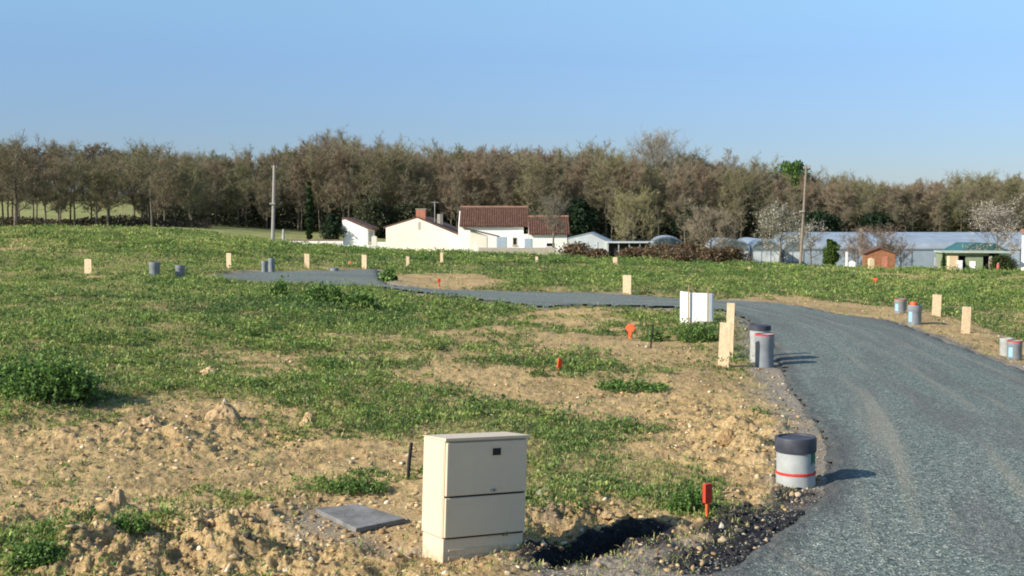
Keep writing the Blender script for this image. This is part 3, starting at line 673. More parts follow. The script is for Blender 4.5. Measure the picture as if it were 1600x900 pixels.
# ------------------------------------------------------------------ white panel held by two stakes
def panel():
    p = gat(1088, 509); k = p.y / FPX; root = empty('site_hoarding', p, R(-8)); tag(root, 'white folded sheet standing between two thin wooden stakes in the middle of the plot', 'hoarding')
    xs = [-25.5 * k, -12 * k, -1 * k, 17 * k, 26.5 * k]; ys = [.05, 0, -.012, .0, .05]; hs = [49 * k, 48 * k, 47 * k, 46.5 * k, 46 * k]
    mb = MB(); t = .02
    for i in range(4):
        vs = [(xs[i], ys[i], -.05), (xs[i+1], ys[i+1], -.05), (xs[i+1], ys[i+1] + t, -.05), (xs[i], ys[i] + t, -.05), (xs[i], ys[i], hs[i]), (xs[i+1], ys[i+1], hs[i+1]), (xs[i+1], ys[i+1] + t, hs[i+1]), (xs[i], ys[i] + t, hs[i])]
        MB().add(vs, [(0, 3, 2, 1), (4, 5, 6, 7), (0, 1, 5, 4), (1, 2, 6, 5), (2, 3, 7, 6), (3, 0, 4, 7)]).build('sheet', M['whitesheet'], root)
    for x, h in ((-12.5 * k, 60 * k), (17.5 * k, 57 * k)):
        MB().box(x - .012, x + .012, -.03 - .024, -.031 + .0, -.1, h).build('stake', M['stakewood'], root)
panel()

# ------------------------------------------------------------------ tree makers
def slivers(B, D_, Ln, wd, col, cj=.3):
    """thin triangular twigs from arrays of base, direction, length"""
    n = len(B); rv = rng.normal(size=(n, 3)); p = np.cross(D_, rv); p /= np.linalg.norm(p, axis=1)[:, None] + 1e-9
    V = np.stack([B - p * wd[:, None] * .5, B + p * wd[:, None] * .5, B + D_ * Ln[:, None]], 1).reshape(-1, 3)
    c = (np.array(col)[None] * rng.uniform(1 - cj, 1 + cj, (n, 1))).repeat(3, 0)
    return V, np.arange(n * 3).reshape(n, 3), c
def bare_tree_meshes(seed, h=16, spread=.30, limbs=16, start=.3, n2=7, n3=9, n4=7, tw=.045, col=(.20, .155, .105), rise=.9, r0=.24, bend=.08):
    rs = random.Random(seed); mb = MB()
    top = Vector((rs.uniform(-1, 1) * h * .04, rs.uniform(-1, 1) * h * .04, h * .93))
    pts = [Vector((0, 0, -.4)), Vector((0, 0, 0))]
    for i in range(1, 8):
        t = i / 7; pts.append(Vector((top.x * t + rs.uniform(-1, 1) * .018 * h * t, top.y * t + rs.uniform(-1, 1) * .018 * h * t, top.z * t)))
    mb.tube(pts, [r0 * 1.3, r0 * 1.1] + [r0 * (1 - .88 * i / 7) for i in range(1, 8)], 7)
    def tp(t):
        f = t * 7; i = min(int(f), 6); return pts[i + 1].lerp(pts[i + 2] if i + 2 < len(pts) else pts[-1], f - i)
    B3 = []; D3 = []; L3 = []
    for k in range(limbs):
        t = start + (1 - start) * (k + rs.random()) / limbs; b = tp(min(t, .99)); az = k * 2.4 + rs.uniform(-.5, .5)
        prof = math.sin(math.pi * min(1, (t - start) / (1 - start) * .75 + .22)) ** .7
        Ln = h * spread * (.45 + .75 * prof) * rs.uniform(.75, 1.15); el = rise * rs.uniform(.6, 1.15) * (.6 + .5 * t)
        d = Vector((math.cos(az) * math.cos(el), math.sin(az) * math.cos(el), math.sin(el)))
        q = [b]; dd = d.copy()
        for j in range(5):
            dd = (dd + Vector((rs.uniform(-1, 1), rs.uniform(-1, 1), rs.uniform(-.5, 1))) * .22).normalized(); q.append(q[-1] + dd * Ln / 5)
        rb = r0 * .42 * (1 - .55 * t); mb.tube(q, [rb * (1 - .17 * j) for j in range(6)], 4)
        for a in range(n2):
            s = .22 + .78 * (a + rs.random()) / n2; j = min(int(s * 5), 4); bb = q[j].lerp(q[j + 1], s * 5 - j if s < 1 else 1)
            d2 = (dd * .6 + Vector((rs.gauss(0, 1), rs.gauss(0, 1), rs.gauss(.35, .8))) * .75).normalized(); l2 = Ln * rs.uniform(.28, .5)
            e = bb + d2 * l2 + Vector((0, 0, l2 * .1)); mb.tube([bb, bb.lerp(e, .5) + Vector((0, 0, -.04 * l2)), e], [rb * .38, rb * .25, rb * .1], 3)
            for c in range(n3):
                s3 = .15 + .85 * (c + rs.random()) / n3; B3.append(bb.lerp(e, s3)); d3 = (d2 * .5 + Vector((rs.gauss(0, 1), rs.gauss(0, 1), rs.gauss(.75, .7))) * .7).normalized(); D3.append(d3); L3.append(l2 * rs.uniform(.35, .75))
    B = np.array([tuple(x) for x in B3]); D_ = np.array([tuple(x) for x in D3]); Ln = np.array(L3)
    Vs, Fs, Cs = slivers(B, D_, Ln, np.full(len(B), tw * 1.3), col)
    k = n4; ss = rng.uniform(.1, 1, (len(B), k)); B4 = (B[:, None] + D_[:, None] * (Ln[:, None] * ss)[..., None]).reshape(-1, 3)
    D4 = D_.repeat(k, 0) * .55 + rng.normal(size=(len(B4), 3)) * .6 + np.array([0, 0, .45]); D4 /= np.linalg.norm(D4, axis=1)[:, None]
    L4 = Ln.repeat(k) * rng.uniform(.35, .9, len(B4))
    V2, F2, C2 = slivers(B4, D4, L4, np.full(len(B4), tw), col)
    return mb, np.r_[Vs, V2], np.r_[Fs, F2 + len(Vs)], np.r_[Cs, C2], (B4, D4, L4)
def bare_tree(name, loc, kw, label, cat='tree', group=None, petals=None, scale=1):
    mb, V, F_, C_, tips = bare_tree_meshes(**kw)
    root = empty(name, loc); root.scale = (scale,) * 3; tag(root, label, cat, group)
    mb.build('trunk', M['bark'], root); np_mesh('crown', V, F_, M['twig'], root, C_)
    if petals:
        B4, D4, L4 = tips; m = petals['n']; i = rng.integers(0, len(B4), m); c = B4[i] + D4[i] * (L4[i] * rng.uniform(.3, 1, m))[:, None]
        Vp, Fp, Tp = cards(c, petals['s'], petals['cols']); np_mesh(petals.get('name', 'blossom'), Vp, Fp, M['leaf'], root, Tp)
    return root
def cards(c, s, pal, jit=.35):
    n = len(c); s = np.broadcast_to(s, (n,)) * rng.uniform(.6, 1.4, n); a = rng.normal(size=(n, 3)); a /= np.linalg.norm(a, axis=1)[:, None]
    b = np.cross(a, rng.normal(size=(n, 3))); b /= np.linalg.norm(b, axis=1)[:, None]
    V = np.stack([c - a * s[:, None], c - b * s[:, None] * .6, c + a * s[:, None], c + b * s[:, None] * .6], 1).reshape(-1, 3)
    pal = np.array(pal); col = pal[rng.integers(0, len(pal), n)] * rng.uniform(1 - jit, 1 + jit, (n, 1))
    return V, np.arange(n * 4).reshape(n, 4), col.repeat(4, 0)
def leafy(name, loc, h, wd, n, s, pal, label, shape='round', cat='tree', group=None, trunk=.12, part='crown', lumps=26, seed=1, dep=None):
    """trunk with limbs and a crown of many small leaf faces gathered in uneven lumps"""
    rs = np.random.default_rng(seed); root = empty(name, loc); tag(root, label, cat, group)
    mb = MB(); mb.tube([(0, 0, -.3), (0, 0, h * .25), (rs.uniform(-.05, .05) * h, 0, h * .8)], [trunk, trunk * .8, trunk * .2], 6)
    cs = []
    for i in range(lumps):
        t = (i + rs.random()) / lumps
        if shape == 'cone': rad = wd / 2 * (1 - t) ** .8 + .02; z = h * (.06 + .9 * t)
        elif shape == 'column': rad = wd / 2 * math.sin(math.pi * (.12 + .85 * t)) ** .5 * .7; z = h * (.04 + .92 * t)
        else: rad = wd / 2 * math.sin(math.pi * (.12 + .82 * t)) ** .6 * rs.uniform(.5, 1); z = h * (.15 + .8 * t) if shape == 'round' else h * (.05 + .8 * t)
        a = i * 2.4 + rs.uniform(-.4, .4); rr_ = rad * (rs.uniform(.35, .8) if shape != 'column' else .3); dd_ = dep / wd if dep else 1
        c = (rr_ * math.cos(a), rr_ * math.sin(a) * dd_, z); cs.append((c, max(rad * .55, wd * .1)))
        mb.tube([(0, 0, z * .7), c], [trunk * .25, trunk * .06], 3)
    pts = []
    for (c, r1) in cs:
        m = n // lumps; d = rs.normal(size=(m, 3)); d /= np.linalg.norm(d, axis=1)[:, None]; pts.append(np.array(c) + d * (r1 * rs.uniform(.25, 1.08, m) ** .6)[:, None] * np.array([1, 1, .85]))
    pts = np.concatenate(pts); pts = pts[pts[:, 2] > .02]
    mb.build('trunk', M['bark'], root); V, F_, C_ = cards(pts, s, pal); np_mesh(part, V, F_, M['leaf'], root, C_); return root

# ------------------------------------------------------------------ the wood
variants = []
cfg = [dict(h=16, spread=.21, limbs=22, start=.20, col=(0.220, 0.184, 0.121)), dict(h=16, spread=.24, limbs=20, start=.26, col=(0.239, 0.192, 0.133)), dict(h=16, spread=.19, limbs=24, start=.18, col=(0.194, 0.175, 0.107)),
       dict(h=16, spread=.24, limbs=20, start=.30, rise=1.05, col=(0.230, 0.179, 0.121)), dict(h=16, spread=.33, limbs=15, start=.30, rise=.8, col=(0.202, 0.184, 0.107)), dict(h=16, spread=.25, limbs=18, start=.22, col=(0.176, 0.175, 0.091)),
       dict(h=16, spread=.11, limbs=18, start=.30, rise=1.1, r0=.13, col=(0.212, 0.184, 0.125)), dict(h=16, spread=.13, limbs=16, start=.40, rise=1.15, r0=.15, col=(0.194, 0.179, 0.121))]
for i, c in enumerate(cfg):
    r = bare_tree('bare_tree', (0, 0, -100), dict(seed=100 + i, n2=8 if i < 6 else 5, n3=9 if i < 6 else 6, n4=10 if i < 6 else 6, tw=.044, **c), 'bare brown tree in the long wood behind the houses', 'tree', 'bare trees of the wood')
    variants.append(r)
topu = np.array([-300, 0, 40, 100, 200, 300, 400, 440, 500, 560, 600, 700, 800, 900, 1000, 1100, 1200, 1300, 1400, 1500, 1600, 1900])
topv = np.array([232, 230, 238, 246, 245, 251, 247, 241, 230, 235, 239, 240, 240, 246, 252, 257, 270, 284, 288, 285, 276, 274])
used_var = set()
def wood_tree(u, D, vi, fac):
    X = (u - 800) / FPX * D; zb = float(zbase(X, D)[0]); vt = np.interp(u, topu, topv); dr = ray(u, vt); zt = H + dr[2] * D / dr[1]
    hh = (zt - zb) * fac / 16.0
    if vi in used_var: o = copy_tree(variants[vi])
    else: o = variants[vi]; used_var.add(vi)
    o.location = (X, D, zb - .3); o.rotation_euler = (0, 0, random.uniform(0, 6.28)); sx = random.uniform(.95, 1.25) * max(hh, .8); o.scale = (sx, sx, hh); return o
cnt = 0
for ri, (D0, sp_) in enumerate([(172, 5.6), (180, 5.2), (189, 5.2), (200, 5.6), (212, 6.2), (226, 6.8)]):
    D0 = D0 * KD
    X = -.455 * D0
    while X < .455 * D0:
        D = D0 + random.uniform(-3.5, 3.5); u = 800 + X / D * FPX
        skip = u < 300 and ri > 2
        if u < 200 and random.random() < .15: skip = True
        if not skip:
            wood_tree(u, D - (27 if u < 310 else 0), random.randrange(6), random.uniform(.84, .95) if ri < 2 else random.uniform(.92, 1.0)); cnt += 1
            if ri == 0 and u > 290: wood_tree(u + random.uniform(5, 12), D - random.uniform(2, 7), 6 + random.randrange(2), random.uniform(.60, .85)); cnt += 1
        X += sp_ * random.uniform(.8, 1.25)
for i in range(26):                                     # beyond the left meadow
    u = -60 + i * 17 + random.uniform(-6, 6); D = 502 + random.uniform(-10, 30); X = (u - 800) / FPX * D; zb = float(zbase(X, D)[0])
    o = copy_tree(variants[i % 6]); o.location = (X, D, zb - .5); s_ = random.uniform(1.2, 1.45); o.scale = (s_ * 1.4, s_ * 1.2, s_); o.rotation_euler = (0, 0, random.uniform(0, 6)); cnt += 1
    o['label'] = 'bare tree on the rise beyond the pale meadow at far left'; o['group'] = 'trees beyond the left meadow'
print('wood trees', cnt)
# undergrowth of the wood (one mass)
def thicket(name, us, Ds, hts, n, s, pal, label):
    u = rng.uniform(us[0], us[1], n); D = rng.uniform(Ds[0], Ds[1], n); X = (u - 800) / FPX * D
    hh = hts * (.35 + 1.1 * fbm(X * .16, D * .07, 3, 8)); z = zbase(X, D) + hh * rng.random(n) ** .9
    V, F_, C_ = cards(np.stack([X, D, z], -1), s, pal); o = np_mesh(name, V, F_, M['leaf'], None, C_); return tag(o, label, 'undergrowth', kind='stuff')
thicket('undergrowth', (225, 1750), (268, 325), 9.5, 140000, .34, [(.03, .042, .018), (.05, .058, .026), (.065, .06, .035), (.022, .034, .018), (.08, .075, .04)], 'dark undergrowth filling the foot of the wood')
thicket('undergrowth', (-100, 330), (222, 243), 1.6, 9000, .22, [(.06, .045, .03), (.045, .04, .025)], 'low brown scrub under the trees by the left meadow')
GT = 'evergreens in and before the wood'
dk_pal = [(.018, .04, .018), (.03, .055, .022), (.014, .03, .016)]
def zc_(u, D): D = D * KD; X = (u - 800) / FPX * D; return Vector((X, D, float(zbase(X, D)[0]) - .1))
def px(h, D): return h * D * KD / FPX
leafy('evergreen_tree', zc_(905, 168), px(75, 168), px(60, 168), 9000, .26, dk_pal, 'very dark bushy evergreen behind the small tiled house', 'bush', group=GT, seed=3)
leafy('evergreen_tree', zc_(1085, 169), px(70, 169), px(70, 169), 8000, .26, dk_pal + [(.04, .05, .025)], 'dark evergreen behind the brown spreading tree', 'bush', group=GT, seed=4)
leafy('evergreen_tree', zc_(1280, 168), px(55, 168), px(80, 168), 8000, .26, dk_pal, 'dark evergreen mass right of the wooden pole', 'bush', group=GT, seed=5)
leafy('evergreen_tree', zc_(1370, 168), px(52, 168), px(70, 168), 7000, .26, dk_pal, 'dark evergreen above the greenhouse roofs', 'bush', group=GT, seed=6)
leafy('evergreen_tree', zc_(640, 160), px(60, 160), px(90, 160), 9000, .24, [(.055, .065, .03), (.075, .08, .04), (.04, .05, .022)], 'olive green bushy tree behind the cream gable house', 'bush', group=GT, seed=7)
leafy('evergreen_tree', zc_(585, 158), px(68, 158), px(80, 158), 9000, .24, [(.07, .08, .04), (.09, .095, .05), (.05, .06, .03)], 'greyish green round tree behind the small white building', 'bush', group=GT, seed=8)
leafy('evergreen_tree', zc_(1500, 172), px(40, 172), px(70, 172), 6000, .24, [(.10, .10, .045), (.07, .075, .035)], 'yellowish green bush at the foot of the wood on the right', 'bush', group=GT, seed=9)
leafy('leafy_tree', zc_(1237, 198), px(122, 198), px(92, 198), 9000, .3, [(.09, .18, .035), (.13, .23, .05), (.07, .13, .03)], 'fresh green treetop rising above the brown wood beside the wooden pole', 'round', seed=10, lumps=40)
leafy('cypress', zc_(484, 118), px(105, 118), px(24, 118), 9000, .13, [(.02, .05, .015), (.035, .075, .02), (.014, .03, .014)], 'tall dark green columnar cypress left of the white buildings', 'column', seed=11)
leafy('garden_shrub', zc_(518, 108), px(70, 108), px(42, 108), 7000, .13, [(.016, .03, .013), (.025, .045, .018), (.05, .08, .035)], 'dark rounded garden shrub between cypress and small white building', 'bush', seed=12)
big = dict(h=19, spread=.36, limbs=22, start=.42, n2=8, n3=9, n4=7, tw=.045, rise=.9, r0=.4, col=(0.265, 0.242, 0.185))
bare_tree('bare_tree', zc_(1025, 188), dict(seed=31, **{**big, 'h': (372 - 234) * 188 * KD / FPX}), 'tall pale rounded bare treetop standing above the wood line', 'tree')
bare_tree('bare_tree', zc_(1143, 190), dict(seed=32, h=(372 - 236) * 190 * KD / FPX, spread=.16, limbs=16, start=.5, n2=6, n3=8, n4=6, tw=.045, col=(0.247, 0.224, 0.173)), 'slim pale bare treetop right of the rounded one')
bare_tree('bare_tree', zc_(500, 190), dict(seed=33, h=(372 - 230) * 190 * KD / FPX, spread=.2, limbs=18, start=.5, n2=6, n3=8, n4=6, tw=.045, col=(0.220, 0.188, 0.142)), 'highest feathery bare treetop right of the concrete pole')
bare_tree('oak_tree', zc_(26, 142), dict(seed=34, h=px(345 - 232, 142), spread=.42, limbs=18, start=.22, n2=9, n3=9, n4=7, tw=.045, r0=.42, rise=.6, col=(0.176, 0.152, 0.099)), 'spreading bare tree standing alone before the pale meadow at far left')
for i, u in enumerate([72, 118, 152, 170, 238]):
    bare_tree('bare_tree', zc_(u, 144), dict(seed=40 + i, h=px([75, 92, 88, 84, 120][i], 144), spread=.36, limbs=13, start=.28, n2=7, n3=8, n4=6, tw=.045, r0=.22, rise=.75, col=(0.167, 0.152, 0.086)),
              ['small olive-brown bare tree just right of the lone spreading tree', 'bare tree with dark trunk left of the group on the meadow edge', 'thin-trunked bare tree in the middle of the meadow edge group', 'bare tree right of the meadow edge group', 'taller bare tree with ivy-dark trunk where the wood begins'][i], group='bare trees on the meadow edge')
# garden trees in front of the wood
bare_tree('bare_tree', zc_(865, 96), dict(seed=51, h=px(82, 96), spread=.34, limbs=15, start=.42, n2=8, n3=8, n4=7, tw=.022, r0=.16, rise=.95, col=(.19, .175, .13)), 'small bare tree in front of the low tiled house')
bare_tree('budding_tree', zc_(988, 92), dict(seed=52, h=px(95, 92), spread=.42, limbs=18, start=.18, n2=8, n3=8, n4=6, tw=.022, r0=.16, rise=.8, col=(.27, .245, .13)), 'yellow-green budding tree in front of the glasshouse', petals=dict(n=1500, s=.07, cols=[(.32, .31, .11), (.26, .26, .09)], name='buds'))
bare_tree('bare_tree', zc_(1110, 90), dict(seed=53, h=px(78, 90), spread=.50, limbs=18, start=.10, n2=9, n3=9, n4=7, tw=.024, r0=.16, rise=.6, col=(.25, .21, .15)), 'wide brown bare tree above the brambles')
pet = dict(n=4200, s=.075, cols=[(.62, .58, .50), (.50, .47, .38), (.66, .63, .58)])
bare_tree('blossoming_tree', zc_(1218, 84), dict(seed=54, h=px(82, 84), spread=.44, limbs=16, start=.2, n2=8, n3=8, n4=6, tw=.02, r0=.14, rise=.75, col=(0.176, 0.171, 0.121)), 'white blossoming tree beside the wooden pole', petals=dict(n=2200, s=.065, cols=pet['cols']), group='blossoming trees')
bare_tree('blossoming_tree', zc_(1268, 88), dict(seed=55, h=px(62, 88), spread=.42, limbs=12, start=.25, n2=7, n3=8, n4=5, tw=.018, r0=.1, rise=.7, col=(0.176, 0.161, 0.130)), 'smaller pale blossoming tree right of the wooden pole', petals=dict(n=1200, s=.06, cols=pet['cols']), group='blossoming trees')
bare_tree('blossoming_tree', zc_(1556, 72), dict(seed=56, h=px(90, 72), spread=.46, limbs=16, start=.22, n2=8, n3=8, n4=6, tw=.016, r0=.12, rise=.65, col=(0.176, 0.152, 0.121)), 'large white blossoming tree behind the green shelter at right', petals=dict(n=3400, s=.055, cols=pet['cols']), group='blossoming trees')
bare_tree('bare_bush', zc_(1335, 80), dict(seed=58, h=px(46, 80), spread=.55, limbs=14, start=.08, n2=8, n3=7, n4=6, tw=.02, r0=.08, rise=.7, col=(0.205, 0.174, 0.149)), 'greyish bare bush between the conical shrub and the brown hut', 'bush')
bare_tree('bare_bush', zc_(1408, 81), dict(seed=59, h=px(40, 81), spread=.5, limbs=12, start=.08, n2=7, n3=7, n4=5, tw=.018, r0=.07, rise=.6, col=(0.149, 0.122, 0.102)), 'dark thin bare bush just right of the brown hut', 'bush')
bare_tree('bare_bush', zc_(1372, 78), dict(seed=57, h=px(58, 78), spread=.6, limbs=16, start=.08, n2=8, n3=8, n4=6, tw=.02, r0=.1, rise=.6, col=(0.176, 0.134, 0.104)), 'tangled reddish brown bush over the brown hut', 'bush')
leafy('conical_shrub', zc_(1298, 72), px(50, 72), px(30, 72), 7000, .075, [(.04, .085, .015), (.07, .13, .02), (.10, .15, .03)], 'bright green conical shrub right of the wooden pole', 'round', 'shrub', seed=14)
leafy('leafy_bush', zc_(1384, 80), px(42, 80), px(32, 80), 2500, .09, [(.04, .06, .02), (.06, .075, .03)], 'dark green leafy bush behind the brown hut', 'round', 'bush', seed=15)
GBm = 'brown brambles along the plot edge'
for i, (u, D, w_, h_, lb) in enumerate([(898, 62, 80, 24, 'brown bramble patch in front of the low tiled house'), (932, 61, 46, 18, 'low brown bramble at the right end of the first patch'), (985, 61, 60, 22, 'olive bramble at the foot of the budding tree'), (1035, 60, 74, 30, 'brown bramble patch right of the budding tree'),
        (1076, 61, 66, 36, 'tallest brown bramble mound, left of the wide bare tree trunk'), (1106, 59, 70, 26, 'brown bramble under the wide bare tree'), (1142, 59, 66, 30, 'reddish brown bramble at the right end of the row'), (1058, 57, 90, 16, 'low straw-coloured bramble along the front of the row')]):
    leafy('bramble', zc_(u, D), px(h_, D), px(w_, D), 4200, .085, [(.17, .11, .065), (.11, .065, .04), (.21, .155, .085), (.085, .075, .04)], lb, 'bush', 'bush', GBm, .03, 'foliage', 20, 20 + i)

# ------------------------------------------------------------------ clumps of weeds one can point to
GW = 'tall weed clumps on the plot'
gp = [(.08, .16, .035), (.13, .23, .05), (.18, .29, .07), (.05, .10, .03)]
def clump_(u, v, wpx, hpx, n, s, label, seed):
    p = gat(u, v); D = p.y; r_ = np.random.default_rng(seed); W_ = wpx * D / FPX / 2; Hh = hpx * D / FPX
    root = empty('weed_clump', (p.x, p.y + W_ * .3, p.z)); tag(root, label, 'weed clump', GW)
    m = max(n // 30, 5); st = MB(); C = []
    for i in range(m):
        a = r_.uniform(0, 6.28); rr_ = W_ * math.sqrt(r_.uniform(0, 1)); hh = Hh * (1.05 - .75 * (rr_ / W_) ** 2) * r_.uniform(.5, 1.1)
        b = Vector((rr_ * math.cos(a), rr_ * math.sin(a) * .7, 0)); e = Vector((b.x * 1.15 + r_.normal() * .05 * W_, b.y * 1.15 + r_.normal() * .05 * W_, hh)); st.tube([b, e], [.004, .002], 3)
        t = r_.uniform(.1, 1.05, (30, 1)); q = np.array(b) * (1 - t) + np.array(e) * t; q += r_.normal(size=(30, 3)) * s * 1.1; C.append(q)
    C = np.concatenate(C); C[:, 2] = np.maximum(C[:, 2], .01); V, F_, T_ = cards(C, s, gp)
    np_mesh('foliage', V, F_, M['leaf'], root, T_)
clump_(72, 640, 130, 62, 7500, .022, 'biggest dark weed clump at the left edge of the bare patch', 1)
clump_(20, 632, 90, 50, 4000, .022, 'tall weed clump at the very left edge', 2)
clump_(505, 480, 60, 34, 2600, .035, 'tall dark weed clump in front of the turning area, left one', 3)
clump_(560, 486, 50, 28, 2200, .035, 'weed clump right of the tallest one in front of the turning area', 4)
clump_(437, 466, 26, 34, 900, .035, 'single upright weed against the left part of the turning area', 5)
clump_(607, 440, 22, 20, 700, .05, 'small dark bush between turning area and sandy heap', 6)
clump_(1092, 536, 60, 30, 2600, .02, 'grassy weed clump below the white panel', 7)
clump_(985, 610, 110, 18, 3000, .016, 'low wide weed clump below the middle orange marker', 8)
clump_(1075, 800, 60, 45, 3000, .010, 'leafy weed clump left of the foreground orange marker', 9)
clump_(55, 892, 80, 36, 3200, .012, 'leafy plant in the bottom left corner', 10)
clump_(200, 850, 60, 26, 1500, .010, 'small leafy weed on the rough clods at lower left', 11)
clump_(1025, 532, 44, 20, 1300, .018, 'small weed clump beside the leaning stick', 12)
clump_(665, 408, 30, 10, 700, .05, 'weed clump with pale flowers in front of the cream gable house', 13)
clump_(560, 770, 90, 22, 1900, .010, 'low leafy weeds above the concrete chamber', 14)

# ------------------------------------------------------------------ utility poles
def pole(u0, v1, u1, v0, D, w0, w1, mat, label, cap):
    D = D * KD
    b = P(u0, v1, D); t = P(u1, v0, D); zb = float(zbase(b[0], D)[0]); root = empty('utility_pole', (b[0], D, zb)); tag(root, label, 'pole')
    d = Vector((t[0] - b[0], 0, t[2] - zb)); k = D / FPX / 2
    MB().tube([(0, 0, -.5), tuple(d)], [w0 * k, w1 * k], 8).build('shaft', M[mat], root)
    a = Vector(d); a.z -= .35
    for s in (-1, 1):
        MB().tube([tuple(a), tuple(a + Vector((s * .22, 0, .1))), tuple(a + Vector((s * .24, 0, .3)))], [.03, .03, .045], 6).build('insulator', M['metal'], root)
    if cap:
        MB().box(a.x + .06, a.x + .42, -.12, .12, a.z + .12, a.z + .4).build('junction_box', M['metal'], root)
    MB().box(d.x * .25 - w0 * k * 1.3, d.x * .25 + w0 * k * 1.3, -w0 * k * 1.3, w0 * k * 1.3, d.z * .55, d.z * .55 + .12).build('band', M['metal'], root)
pole(425.5, 385, 428.5, 258, 80, 6.2, 4, 'poleconc', 'pale concrete utility pole left of the cypress', False)
pole(1250, 414, 1260, 259, 72, 5, 3.2, 'polewood', 'slender weathered wooden utility pole leaning right beside the blossoming tree', True)

# ------------------------------------------------------------------ houses
def PX(u, v, D): return Vector(P(u, v, D))
def cream_house():
    D = 105 * KD; a = PX(603, 396, D); k = D / FPX; root = empty('gable_house', a, R(-5)); tag(root, 'cream gable-ended house with a low brown roof and brick chimney', 'house')
    W_, pk = 127 * k, 50 * k; hl, hp, hr, dp = 40 * k, 55 * k, 23 * k, 12
    MB().prism([(0, -1), (W_, -1), (W_, hr), (pk, hp), (0, hl)], 'y', 0, dp).build('wall', M['render_cream'], root)
    def slab(x0, z0, x1, z1, t=.22, ov=.25): return [(x0, z0), (x1, z1), (x1, z1 + t), (x0, z0 + t)]
    sl = (hr - hp) / (W_ - pk); sl2 = (hl - hp) / (0 - pk)
    r = MB(); r.prism(slab(pk, hp + .003, W_ + 1.3, hp + .003 + sl * (W_ + 1.3 - pk)), 'y', .12, dp + .3); r.prism(slab(-.35, hp + .003 - sl2 * (pk + .35), pk, hp + .003), 'y', .12, dp + .3); rf = r.build('roof', M['brownroof'], root)
    c = MB(); c.box(pk - .3, pk + .95, .6, 1.5, hp - .2, hp + 1.15).build('chimney', M['brick'], rf); MB().box(pk - .36, pk + 1.01, .54, 1.56, hp + 1.151, hp + 1.24).build('chimney_cap', M['stone'], rf)
    MB().box(pk + 2.0, pk + 2.7, 4, 4.7, hp - .9, hp + .55).build('stone_chimney', M['stone'], rf)
    m = MB(); m.tube([(pk + 1.75, 3.5, hp - 1), (pk + 1.75, 3.5, hp + 2.3)], [.055, .05], 5); m.box(pk + 1.2, pk + 2.3, 3.48, 3.52, hp + 2.1, hp + 2.15); m.build('antenna', M['metal'], rf)
    MB().box(pk + .1, pk + .42, -.014, -.003, hp - 1.5, hp - .5).build('vent', M['stone'], root)
    MB().box(W_ + .003, W_ + .03, 1.5, 2.6, -.3, hr - .25).build('door', M['darkint'], root)
cream_house()
def small_white():
    D = 108 * KD; a = PX(535, 396, D); k = D / FPX; root = empty('white_outbuilding', a, R(-4)); tag(root, 'small bright white outbuilding with a single sloping roof', 'building')
    W_ = 40 * k; hl, hr = 53 * k, 38 * k
    MB().prism([(0, -1), (W_, -1), (W_, hr), (5 * k, hl), (0, hl - .1)], 'y', 0, 5).build('wall', M['render_white'], root)
    MB().prism([(-.1, hl + .003), (W_ + .6, hr - .12), (W_ + .6, hr + .16), (5 * k, hl + .30), (-.1, hl + .28)], 'y', .1, 5.2).build('roof', M['brownroof'], root)
    MB().box(W_ + .003, W_ + .03, 1, 3.8, hr - 1.7, hr - .3).build('shutter', M['bluedoor'], root)
small_white()
def wall(u0, u1, v0, v1, D, label, cap=True, mat='render_white', t=.25):
    D = D * KD
    a = PX(u0, v1, D); b = PX(u1, v1, D); k = D / FPX; root = empty('garden_wall', a); tag(root, label, 'wall')
    h = (v1 - v0) * k; MB().box(0, b.x - a.x, 0, t, -1, h).build('masonry', M[mat], root)
    if cap: MB().box(-.05, b.x - a.x + .05, -.06, t + .06, h + .003, h + .14).build('tile_cap', M['ridge'], root)
wall(453, 536, 376, 392, 104, 'low white garden wall with a tiled top left of the small outbuilding')
wall(529, 581, 383, 394, 101, 'bright white low wall in front of the small outbuilding', False)
wall(589, 604, 378, 394, 104, 'short white wall piece touching the cream gable house', False)
wall(748, 868, 387, 398, 92, 'long low sandy wall in front of the tiled houses', False, 'stone')
def post(u, v0, v1, w_, D, mat, label, name='gate_post', cat='post'):
    D = D * KD
    a = PX(u, v1, D); k = D / FPX; h = (v1 - v0) * k; r_ = w_ * k / 2; mb = MB(); mb.prism([(-r_, -.5), (r_, -.5), (r_, h), (0, h + r_ * .5), (-r_, h)], 'y', -r_, r_); o = mb.build(name, M[mat], None, .01); o.location = a; tag(o, label, cat); return o
post(585, 370, 392, 8, 103, 'render_cream', 'cream gate post between the small outbuilding and the cream house')
post(743.5, 383, 393, 4.5, 96, 'render_white', 'short white post at the dark corner of the cream house')
post(1323, 394, 412, 3, 74, 'render_white', 'thin white post left of the brown bush', 'garden_post')
post(1209, 404, 418, 2.5, 62, 'stone', 'thin grey fence post in the green strip below the blossoming tree', 'fence_post')
post(1462, 403, 422, 4, 66, 'metal', 'grey post left of the green shelter', 'fence_post')
post(1345, 358, 392, 4.5, 84, 'stone', 'pale pinkish pipe rising out of the brown bush', 'vent_pipe')
post(1331.5, 409.5, 417, 8, 70, 'render_white', 'small white block on the grass left of the brown hut', 'white_block', 'block')
post(1361, 405, 417, 8, 64, 'wood', 'square cream block in front of the brown hut', 'cream_block', 'block')
def garden_pump():
    a = PX(443, 388, 98 * KD); k = 98 * KD / FPX; root = empty('garden_statue', a); tag(root, 'small blue-grey upright garden ornament right of the concrete pole', 'ornament')
    MB().lathe([(.0, 9 * k), (4 * k, 9 * k), (5 * k, 0), (5 * k, -.5)], 10).build('base', M['stone'], root); MB().lathe([(0, 30 * k), (1.5 * k, 29 * k), (2 * k, 24 * k), (1.6 * k, 22 * k), (2.6 * k, 18 * k), (2 * k, 9.05 * k)], 10).build('figure', M['metal'], root, smooth=True)
garden_pump()
